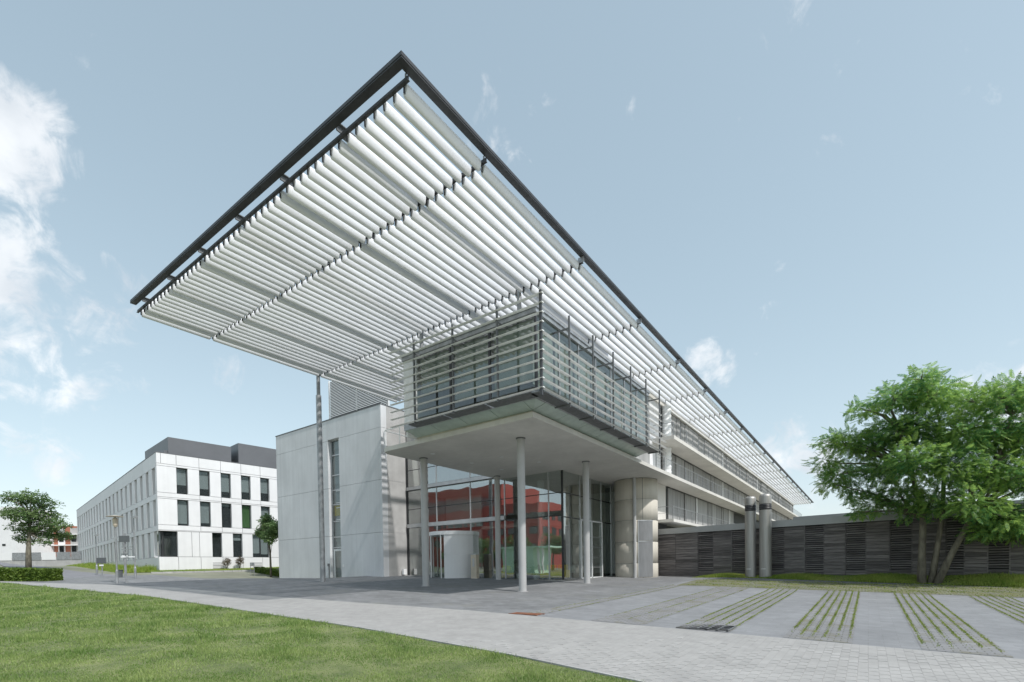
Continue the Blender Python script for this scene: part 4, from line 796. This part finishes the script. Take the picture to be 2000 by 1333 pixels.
BIG = [(2.24, 33.78, 10.7, 0.8), (2.55, 37.99, 11.9, 0.9), (1.09, 34.28, 10.02, 1.08), (1.03, 36.2, 10.55, 1.14), (2.06, 35.98, 10.27, 1.19), (2.05, 35.72, 10.2, 1.19), (2.95, 34.8, 9.9, 1.27), (3.36, 37.78, 10.62, 1.37), (4.13, 34.51, 9.17, 1.26), (4.4, 37.37, 9.86, 1.36), (5.41, 34.27, 9.09, 1.25), (5.54, 35.48, 9.39, 1.29), (6.69, 36.41, 9.53, 1.3), (6.74, 36.21, 9.46, 1.29), (-1.9, 35.27, 8.28, 0.89), (-1.02, 35.53, 8.18, 1.18), (-0.88, 36.75, 8.4, 1.22), (-2.18, 35.57, 7.05, 0.96), (-1.27, 35.46, 6.3, 1.23), (-1.44, 36.88, 6.53, 1.28), (-1.82, 36.3, 5.87, 0.8), (0.09, 35.97, 7.92, 1.31), (0.19, 36.04, 7.91, 1.31), (-0.66, 36.38, 5.29, 0.86), (-0.72, 37.39, 5.41, 0.89), (1.25, 35.31, 8.41, 1.45), (1.23, 37.22, 8.82, 1.53), (2.65, 36.43, 8.55, 1.58), (2.63, 36.66, 8.6, 1.59), (4.06, 35.56, 7.7, 1.55), (4.01, 34.5, 7.49, 1.5), (5.52, 36.09, 7.7, 1.57), (5.73, 38.1, 8.09, 1.66), (6.42, 36.34, 7.2, 1.44), (6.73, 37.88, 7.46, 1.5), (0.57, 35.75, 6.41, 1.41), (0.71, 37.47, 6.66, 1.48), (2.05, 33.76, 6.32, 1.47), (1.96, 34.05, 6.38, 1.48), (3.5, 34.07, 5.91, 1.48), (3.44, 34.06, 5.92, 1.48), (5.03, 35.35, 5.51, 1.54), (5.54, 38.47, 5.9, 1.67), (6.0, 34.97, 5.21, 1.38), (6.22, 37.04, 5.48, 1.46), (1.39, 35.86, 4.87, 1.28), (1.49, 36.73, 4.96, 1.31), (0.33, 35.92, 4.39, 0.91), (0.22, 36.51, 4.45, 0.92), (2.89, 35.06, 4.36, 1.25), (2.99, 36.18, 4.46, 1.29), (4.55, 36.11, 4.04, 1.37), (4.26, 33.78, 3.84, 1.28), (5.52, 34.77, 3.18, 1.24), (5.66, 35.85, 3.25, 1.28), (6.56, 36.45, 2.7, 1.15), (6.4, 35.8, 2.67, 1.13), (4.84, 35.27, 2.6, 0.89), (5.15, 36.53, 2.65, 0.92), (1.94, 35.45, 3.77, 0.84), (2.25, 38.64, 4.01, 0.92), (7.39, 36.18, 7.52, 1.72), (7.6, 36.28, 5.2, 1.72), (7.71, 35.89, 3.11, 1.28), (8.19, 35.83, 5.82, 1.42), (-0.16, 35.22, 9.8, 0.84), (-0.32, 36.59, 10.18, 0.87), (-0.39, 35.53, 3.96, 0.56), (-0.58, 36.98, 4.1, 0.58)]
T1 = thing('robinia_tree', (2.74, 36.2, -0.25), 'large feathery green tree with three leaning trunks before the timber wall', 'tree')
st = [[((2.45, 36.2, -0.4), 0.30), ((2.45, 36.2, 1.2), 0.23), ((2.5, 36.2, 3.4), 0.20), ((2.0, 36.3, 6.0), 0.13), ((1.5, 36.3, 8.5), 0.07)],
      [((2.85, 36.25, -0.4), 0.24), ((3.1, 36.3, 1.6), 0.17), ((3.35, 36.4, 3.6), 0.15), ((3.4, 36.3, 7.0), 0.09), ((3.0, 36.2, 10.0), 0.05)],
      [((3.05, 36.1, -0.4), 0.26), ((3.7, 36.0, 1.4), 0.19), ((4.6, 35.9, 3.6), 0.16), ((5.4, 36.0, 6.0), 0.10), ((6.0, 36.0, 8.5), 0.06)]]
for s in st: obj('trunk', MB().tube([q[0] for q in s], [q[1] * 0.78 for q in s], 12), M['bark'], T1, True)
limbs(T1, st, BIG, M['bark'], 0.05)
fronds('crown', [b[:3] for b in BIG], [b[3] * 0.86 for b in BIG], 15000, 0.4, M['leaf'], T1, squash=0.68, shell=0.2)

HILL = [(-93.99, 15.34, 11.31, 1.65), (-92.96, 16.54, 11.55, 1.65), (-93.29, 18.04, 10.81, 1.5), (-92.5, 14.8, 9.07, 1.65), (-93.5, 16.47, 9.27, 1.88), (-93.91, 18.22, 9.08, 1.88), (-91.7, 18.71, 7.89, 1.5), (-93.77, 15.71, 7.49, 1.5), (-94.06, 17.29, 7.24, 1.88), (-93.66, 18.81, 6.93, 1.5), (-93.48, 19.86, 6.39, 1.05), (-93.82, 16.43, 5.77, 1.05), (-92.89, 14.19, 11.29, 0.6), (-91.69, 17.49, 5.5, 0.9), (-94.12, 15.47, 6.09, 0.9), (-93.25, 14.44, 9.44, 0.9)]
T2 = thing('roadside_tree', (-93.2, 16.0, 1.7), 'broad green tree on the slope at the left beside the road', 'tree')
st = [[((-93.2, 16.0, 1.4), 0.36), ((-93.2, 16.05, 4.0), 0.30), ((-93.3, 16.2, 6.5), 0.2), ((-93.3, 16.4, 9.0), 0.1)]]
for s in st: obj('trunk', MB().tube([q[0] for q in s], [q[1] for q in s], 10), M['bark'], T2, True)
limbs(T2, st, HILL, M['bark'], 0.07); fronds('crown', [b[:3] for b in HILL], [b[3] for b in HILL], 3000, 0.34, M['leaf2'], T2, 'leaf', 0.2, 0.55, 0.3)
SMALL = [(1.375 * a, 1.375 * b, 1 + (c - 1) * 1.375, d * 1.25) for (a, b, c, d) in [(-40.22, 21.2, 5.03, 0.6), (-39.53, 21.46, 4.59, 0.66), (-41.0, 21.4, 4.3, 0.55), (-38.6, 20.57, 3.75, 0.66), (-38.4, 21.04, 4.07, 0.55), (-41.5, 21.3, 4.22, 0.4), (-39.86, 21.11, 5.34, 0.4), (-37.8, 20.61, 4.5, 0.5)]]
T3 = thing('young_tree', (-54.1, 28.9, 0.2), 'small young tree with loose round crown partly hidden by the concrete wall', 'tree')
st = [[((-54.1, 28.9, 0.0), 0.13), ((-54.15, 28.9, 2.6), 0.1), ((-54.3, 28.9, 5.4), 0.06)]]
for s in st: obj('trunk', MB().tube([q[0] for q in s], [q[1] for q in s], 8), M['bark'], T3, True)
limbs(T3, st, SMALL, M['bark'], 0.03); fronds('crown', [b[:3] for b in SMALL], [b[3] for b in SMALL], 1500, 0.26, M['leaf2'], T3, 'leaf', 0.2, 0.85, 0.25)
# trees over the lawn behind, seen in the glass
for (x, y, h, lab) in ((-96, -42, 8.5, 'street tree mirrored in the glazing just right of the revolving door'), (-87, -44, 9, 'street tree mirrored between the intercom pillar and the hall column'), (-79, -40, 8, 'street tree mirrored left of the corner column'), (-70, -38, 8.5, 'street tree mirrored behind the corner column'), (-62, -41, 9, 'street tree mirrored above the yellow armchairs'), (-53, -36, 8, 'street tree mirrored at the glass corner of the hall')):
    t = thing('street_tree', (x, y, gz(x, y)), lab, 'tree', 'trees mirrored in the glass')
    s = [((x, y, gz(x, y) - .2), .25), ((x, y, h * .5), .15)]; obj('trunk', MB().tube([q[0] for q in s], [q[1] for q in s], 8), M['bark'], t)
    cl = [(x + random.uniform(-2, 2), y + random.uniform(-2, 2), h * random.uniform(.4, .9), 1.5) for _ in range(9)]; fronds('crown', [b[:3] for b in cl], [b[3] for b in cl], 1500, 0.4, M['leaf2'], t, 'leaf')

def hedge(name, lab, x0, x1, y0, y1, h, n, cat='hedge', size=0.09, rot=0.0):
    xm, ym = (x0 + x1) / 2, (y0 + y1) / 2; z = gz(xm, ym); hd = thing(name, (xm, ym, z), lab, cat)
    mb = MB(); zz_ = [gz(x0, ym), gz(x1, ym)]
    mb.add([(x0 + .1, y0 + .1, zz_[0] - .1), (x1 - .1, y0 + .1, zz_[1] - .1), (x1 - .1, y1 - .1, zz_[1] - .1), (x0 + .1, y1 - .1, zz_[0] - .1), (x0 + .1, y0 + .1, zz_[0] + h - .08), (x1 - .1, y0 + .1, zz_[1] + h - .08), (x1 - .1, y1 - .1, zz_[1] + h - .08), (x0 + .1, y1 - .1, zz_[0] + h - .08)],
           [(4, 5, 6, 7), (0, 1, 5, 4), (1, 2, 6, 5), (2, 3, 7, 6), (3, 0, 4, 7)])
    def rt(P):
        P = np.array(P, float); c_, s_ = math.cos(rot), math.sin(rot); X_ = xm + (P[:, 0] - xm) * c_ - (P[:, 1] - ym) * s_; Y_ = ym + (P[:, 0] - xm) * s_ + (P[:, 1] - ym) * c_; P[:, 0], P[:, 1] = X_, Y_; return P
    mb.v = [tuple(p) for p in rt(mb.v)]
    obj('inner_twigs', mb, M['leaf3'], hd)
    f = rng.integers(0, 4, n); u = rng.uniform(0, 1, n); v = rng.uniform(0, 1, n); dp = rng.uniform(-.03, .12, n)
    X = np.where(f < 2, x0 + (x1 - x0) * u, np.where(f == 2, x1 - dp, x0 + dp)); Y = np.where(f == 0, y0 + dp, np.where(f == 1, y0 + (y1 - y0) * v, y0 + (y1 - y0) * u)); Zz = G(X, ym + 0 * Y) + np.where(f == 1, h - dp, h * v)
    P = np.stack([X, Y, Zz], 1); A = rng.normal(0, 1, (n, 3)); A /= np.linalg.norm(A, axis=1)[:, None]; B = np.cross(A, rng.normal(0, 1, (n, 3))); B /= np.linalg.norm(B, axis=1)[:, None]
    s = size * rng.uniform(.6, 1.4, n)[:, None]; Vv = np.stack([P - A * s, P + B * s * .6, P + A * s, P - B * s * .6], 1).reshape(-1, 3)
    obj('foliage', fast('foliage', rt(Vv), np.arange(4 * n).reshape(n, 4)), M['leaf3'], hd); return hd
hedge('clipped_hedge', 'long clipped dark green hedge at the left edge behind the path', -59.2, -51.9, 7.9, 9.3, 1.0, 7000, rot=0.53)
hedge('low_hedge', 'low dark hedge at the foot of the concrete wall', -59.0, -51.5, 29.5, 30.7, 0.55, 3000)
# verge of long grass along the white building
N = 30000; q = rng.uniform(0, 1, N); s_ = rng.uniform(0, 60, N) * np.where(rng.uniform(0, 1, N) < .5, 0.4, 1); t_ = rng.uniform(0.2, 3.6, N)
P = np.array(WO)[None] + np.outer(s_, ld) + np.outer(t_, ln); zz_ = G(P[:, 0], P[:, 1])
blades('verge_grass', P[:, 0], P[:, 1], zz_ - 0.02, rng.uniform(0.2, 0.9, N) * (0.6 + 0.5 * np.sin(s_ * .9) * np.sin(s_ * .37 + 1)) * np.clip(1.2 - t_ / 4, .3, 1), 0.07, M['grass2'], 0.6)['label'] = 'long yellowing grass along the shaded side of the white building'
N = 16000; s_ = rng.uniform(-1, 15, N); t_ = rng.uniform(0.1, 3.0, N); P = np.array(WO)[None] + np.outer(s_, rd) + np.outer(t_, rn)
blades('verge_grass', P[:, 0], P[:, 1], G(P[:, 0], P[:, 1]) - 0.02, rng.uniform(0.08, 0.3, N), 0.06, M['grass2'], 0.7)['label'] = 'short grass strip along the sunlit side of the white building'
kb = thing('kerb', (*[WO[i] + rd[i] * 6 + rn[i] * 3.3 for i in (0, 1)], 0.6), 'pale kerb edging the grass strip before the white building', 'kerb')
for k in range(16):
    a, b = -1.5 + 1.0 * k + .01, -1.5 + 1.0 * (k + 1) - .01; p = [WO[i] + rd[i] * a + rn[i] * 3.2 for i in (0, 1)]; z = gz(*p)
    obj('kerb_stone', MB().frame(WO, rd, rn).box(a, b, 3.1, 3.3, z - .1, z + .13), M['kerb'], kb)
for (s, h, lab) in ((6.7, 1.5, 'small reddish shrub by the vent grille of the white building'), (8.2, 1.7, 'small sparse shrub right of the reddish one before the white building')):
    x, y = WO[0] + rd[0] * s + rn[0] * 0.8, WO[1] + rd[1] * s + rn[1] * 0.8; z = gz(x, y); sh = thing('shrub', (x, y, z), lab, 'shrub', 'shrubs before the white building')
    mb = MB()
    for _ in range(7): mb.tube([(x, y, z), (x + random.uniform(-.4, .4), y + random.uniform(-.4, .4), z + h * random.uniform(.7, 1))], [0.025, 0.008], 4)
    obj('stem', mb, M['bark'], sh); fronds('leaves', [(x, y, z + h * .6), (x + .2, y, z + h * .8)], [0.45, 0.35], 260, 0.13, M['leafr'], sh, 'leaf')

# ================================================================== STREET FURNITURE
def lamp(x, y, h, lab, style):
    z = gz(x, y); t = thing('street_lamp', (x, y, z), lab, 'street lamp', 'street lamps by the road')
    obj('base', MB().lathe(x, y, [(0.09, z - .1), (0.09, z + 0.9), (0.06, z + 1.0)], 12), M['galv'], t)
    obj('pole', MB().tube([(x, y, z + .9), (x, y, z + h)], [0.06, 0.045], 10), M['galv'], t)
    if style == 'disc':
        obj('lamp_head', MB().lathe(x, y, [(0.08, z + h - .8), (0.15, z + h - .65), (0.17, z + h - .2), (0.06, z + h - .1)], 16), M['beige'], t); obj('reflector_disc', MB().lathe(x, y, [(0, z + h + .05), (0.5, z + h - .02), (0.55, z + h - .04), (0.12, z + h - .04)], 20), M['beige'], t)
    else:
        obj('lamp_head', MB().box(x - .1, x + .65, y - .1, y + .1, z + h - .02, z + h + .1), M['galv'], t); obj('lens', MB().box(x + .1, x + .6, y - .08, y + .08, z + h - .05, z + h - .02), M['white'], t)
    return t
lamp(-44.1, 12.2, 4.85, 'post-top lamp with flat round reflector disc at the plaza edge', 'disc')
lamp(-51.05, 15.4, 5.2, 'slim street lamp with flat side arm head before the white building', 'arm')
lamp(-62.2, 15.6, 3.9, 'distant slim street lamp with flat head by the long grass', 'arm')
def signpost(x, y, h, lab, boards):
    z = gz(x, y); t = thing('sign_post', (x, y, z), lab, 'sign', 'sign posts by the road')
    obj('pole', MB().tube([(x, y, z - .1), (x, y, z + h)], 0.05, 8), M['galv'], t)
    for (cx, cz, w, hh_, m) in boards:
        obj('sign_board', MB().frame((x, y), (0.81, 0.586), (0.586, -0.81)).box(cx - w / 2, cx + w / 2, 0.06, 0.1, z + cz - hh_ / 2, z + cz + hh_ / 2), M[m], t)
    return t
signpost(-43.6, 12.6, 3.6, 'sign post with dark board above several pale direction arms', [(0, 3.2, 0.74, 0.45, 'sign'), (0.2, 2.62, 0.8, 0.05, 'galv'), (0.15, 2.42, 0.7, 0.06, 'galv'), (0.0, 2.1, 0.45, 0.06, 'sign'), (-0.1, 1.9, 0.35, 0.09, 'white'), (0.5, 1.9, 0.45, 0.08, 'white')])
signpost(-59.4, 15.3, 2.55, 'small sign post with dark board lower beside the long grass', [(0, 1.45, 0.9, 0.55, 'sign'), (0, 1.0, 0.4, 0.14, 'white')])
signpost(-53.6, 15.4, 4.2, 'thin plain pole with white plate between the two lamps', [(0.1, 1.9, 0.5, 0.12, 'white')])
t = thing('rubbish_bin', (-54.2, 15.2, gz(-54.2, 15.2)), 'small dark bin at the foot of the thin pole', 'bin'); z = gz(-54.2, 15.2)
obj('body', MB().lathe(-54.2, 15.2, [(0.2, z), (0.24, z + .6), (0, z + .6)], 12), M['sign'], t); obj('rim', MB().lathe(-54.2, 15.2, [(0.26, z + .6), (0.26, z + .66), (0.18, z + .68)], 12), M['steel_dark'], t)
x, y = -55.6, 27.6; z = gz(x, y); t = thing('information_stand', (x, y, z), 'small grey two-legged sign stand beside the young tree', 'sign')
obj('board', MB().box(x - .45, x + .45, y - .03, y + .03, z + 1.05, z + 1.45), M['galv'], t)
for s in (-.4, .4): obj('leg', MB().tube([(x + s, y, z), (x + s, y, z + 1.1)], 0.03, 6), M['galv'], t)
x, y = -40.3, 27.0; z = gz(x, y); t = thing('door_bollard', (x, y, z), 'thin dark key post before the side door in the concrete wall', 'bollard')
obj('post', MB().tube([(x, y, z - .1), (x, y, z + 1.05)], 0.06, 8), M['steel_grey'], t); obj('reader', MB().box(x - .1, x + .1, y - .1, y + .02, z + 1.0, z + 1.25), M['steel_grey'], t)
x, y = -25.45, 30.2; t = thing('intercom_pillar', (x, y, 0.0), 'beige intercom pillar beside the white revolving door', 'pillar')
obj('body', MB().box(x - .28, x + .28, y - .18, y + .18, -0.1, 2.05), M['beige'], t); obj('cap', MB().box(x - .3, x + .3, y - .2, y + .2, 2.05, 2.12), M['alum'], t); obj('panel', MB().box(x - .1, x + .1, y - .2, y - .18, 1.1, 1.75), M['alum'], t)
x, y = -9.6, 14.25; z = gz(x, y); t = thing('rusty_grate', (x, y, z), 'rusty brown iron grate set in the paving at the path edge', 'grate')
obj('frame', MB().box(x - .7, x + .5, y - .25, y - .2, z, z + .03).box(x - .7, x + .5, y + .2, y + .25, z, z + .03), M['rust'], t)
for k in range(9): obj('bar', MB().box(x - .68 + .13 * k, x - .60 + .13 * k, y - .2, y + .2, z + .005, z + .028), M['rust'], t)
x, y = -3.75, 14.55; z = gz(x, y); t = thing('tree_grate', (x, y, z), 'dark iron grating at the near end of a grassy parking band', 'grate')
for k in range(6): obj('bar', MB().box(x - .68 + .27 * k, x - .64 + .27 * k, y - .5, y + .6, z + .012, z + .036), M['steel_grey'], t)
for k in range(5): obj('cross_bar', MB().box(x - .68, x + .70, y - .5 + .26 * k, y - .46 + .26 * k, z + .012, z + .034), M['steel_dark'], t)

# ================================================================== HALL INTERIOR
t = thing('mint_pavilion', (-51, -15, gz(-51, -15)), 'mint green glazed pavilion mirrored in the entrance glass', 'pavilion'); z = gz(-51, -15)
obj('wall', MB().box(-55.6, -48.6, -18, -12, z - .2, z + 4.6), M['mint'], t); obj('roof', MB().box(-55.9, -45.5, -18.3, -11.7, z + 4.6, z + 4.9), M['mint'], t)
for xx in (-47.6, -46.8): obj('post', MB().box(xx - .15, xx + .15, -12.3, -12, z - .2, z + 4.6), M['white'], t)
def armchair(x, y, lab):
    t = thing('armchair', (x, y, zf), lab, 'armchair', 'yellow armchairs in the hall')
    obj('seat', MB().box(x - .4, x + .4, y - .4, y + .3, zf + .15, zf + .45), M['yellow'], t); obj('backrest', MB().box(x - .4, x + .4, y + .3, y + .45, zf + .15, zf + 1.1), M['yellow'], t)
    for s in (-1, 1): obj('armrest', MB().box(x + s * .48 - .08, x + s * .48 + .08, y - .4, y + .45, zf + .15, zf + .7), M['yellow'], t)
    for sx in (-.35, .35):
        for sy in (-.32, .38): obj('leg', MB().box(x + sx - .03, x + sx + .03, y + sy - .03, y + sy + .03, zf, zf + .15), M['alum'], t)
armchair(-23.6, 31.6, 'yellow armchair behind the glass left of the mirrored mint pavilion'); armchair(-19.4, 31.6, 'yellow armchair behind the glass near the middle of the corner glazing'); armchair(-18.45, 31.65, 'yellow armchair at the glass corner of the hall')
def potplant(x, y, h, lab):
    t = thing('pot_plant', (x, y, zf), lab, 'plant', 'pot plants in the hall'); obj('pot', MB().lathe(x, y, [(0.0, zf), (0.2, zf), (0.26, zf + .45), (0.2, zf + .42)], 14), M['white'], t)
    obj('stem', MB().tube([(x, y, zf + .3), (x, y, zf + h * .7)], 0.02, 5), M['bark'], t); fronds('leaves', [(x, y, zf + h * .65)], [h * .35], 220, 0.2, M['leaf3'], t, 'leaf')
potplant(-22.2, 31.7, 1.6, 'dark pot plant behind the glass left of the mirrored mint pavilion'); potplant(-20.6, 31.7, 1.1, 'low bright pot plant below the mirrored mint pavilion')
x, y = -18.5, 33.2; t = thing('white_chair', (x, y, zf), 'white chair inside the side glass of the hall', 'chair')
obj('seat', MB().box(x - .25, x + .25, y - .25, y + .25, zf + .48, zf + .53), M['white'], t); obj('backrest', MB().box(x - .25, x + .25, y + .22, y + .26, zf + .6, zf + 1.0), M['white'], t)
for sx in (-.22, .22):
    for sy in (-.22, .22): obj('leg', MB().tube([(x + sx, y + sy, zf), (x + sx, y + sy, zf + (1.0 if sy > 0 else .5))], 0.015, 5), M['white'], t)
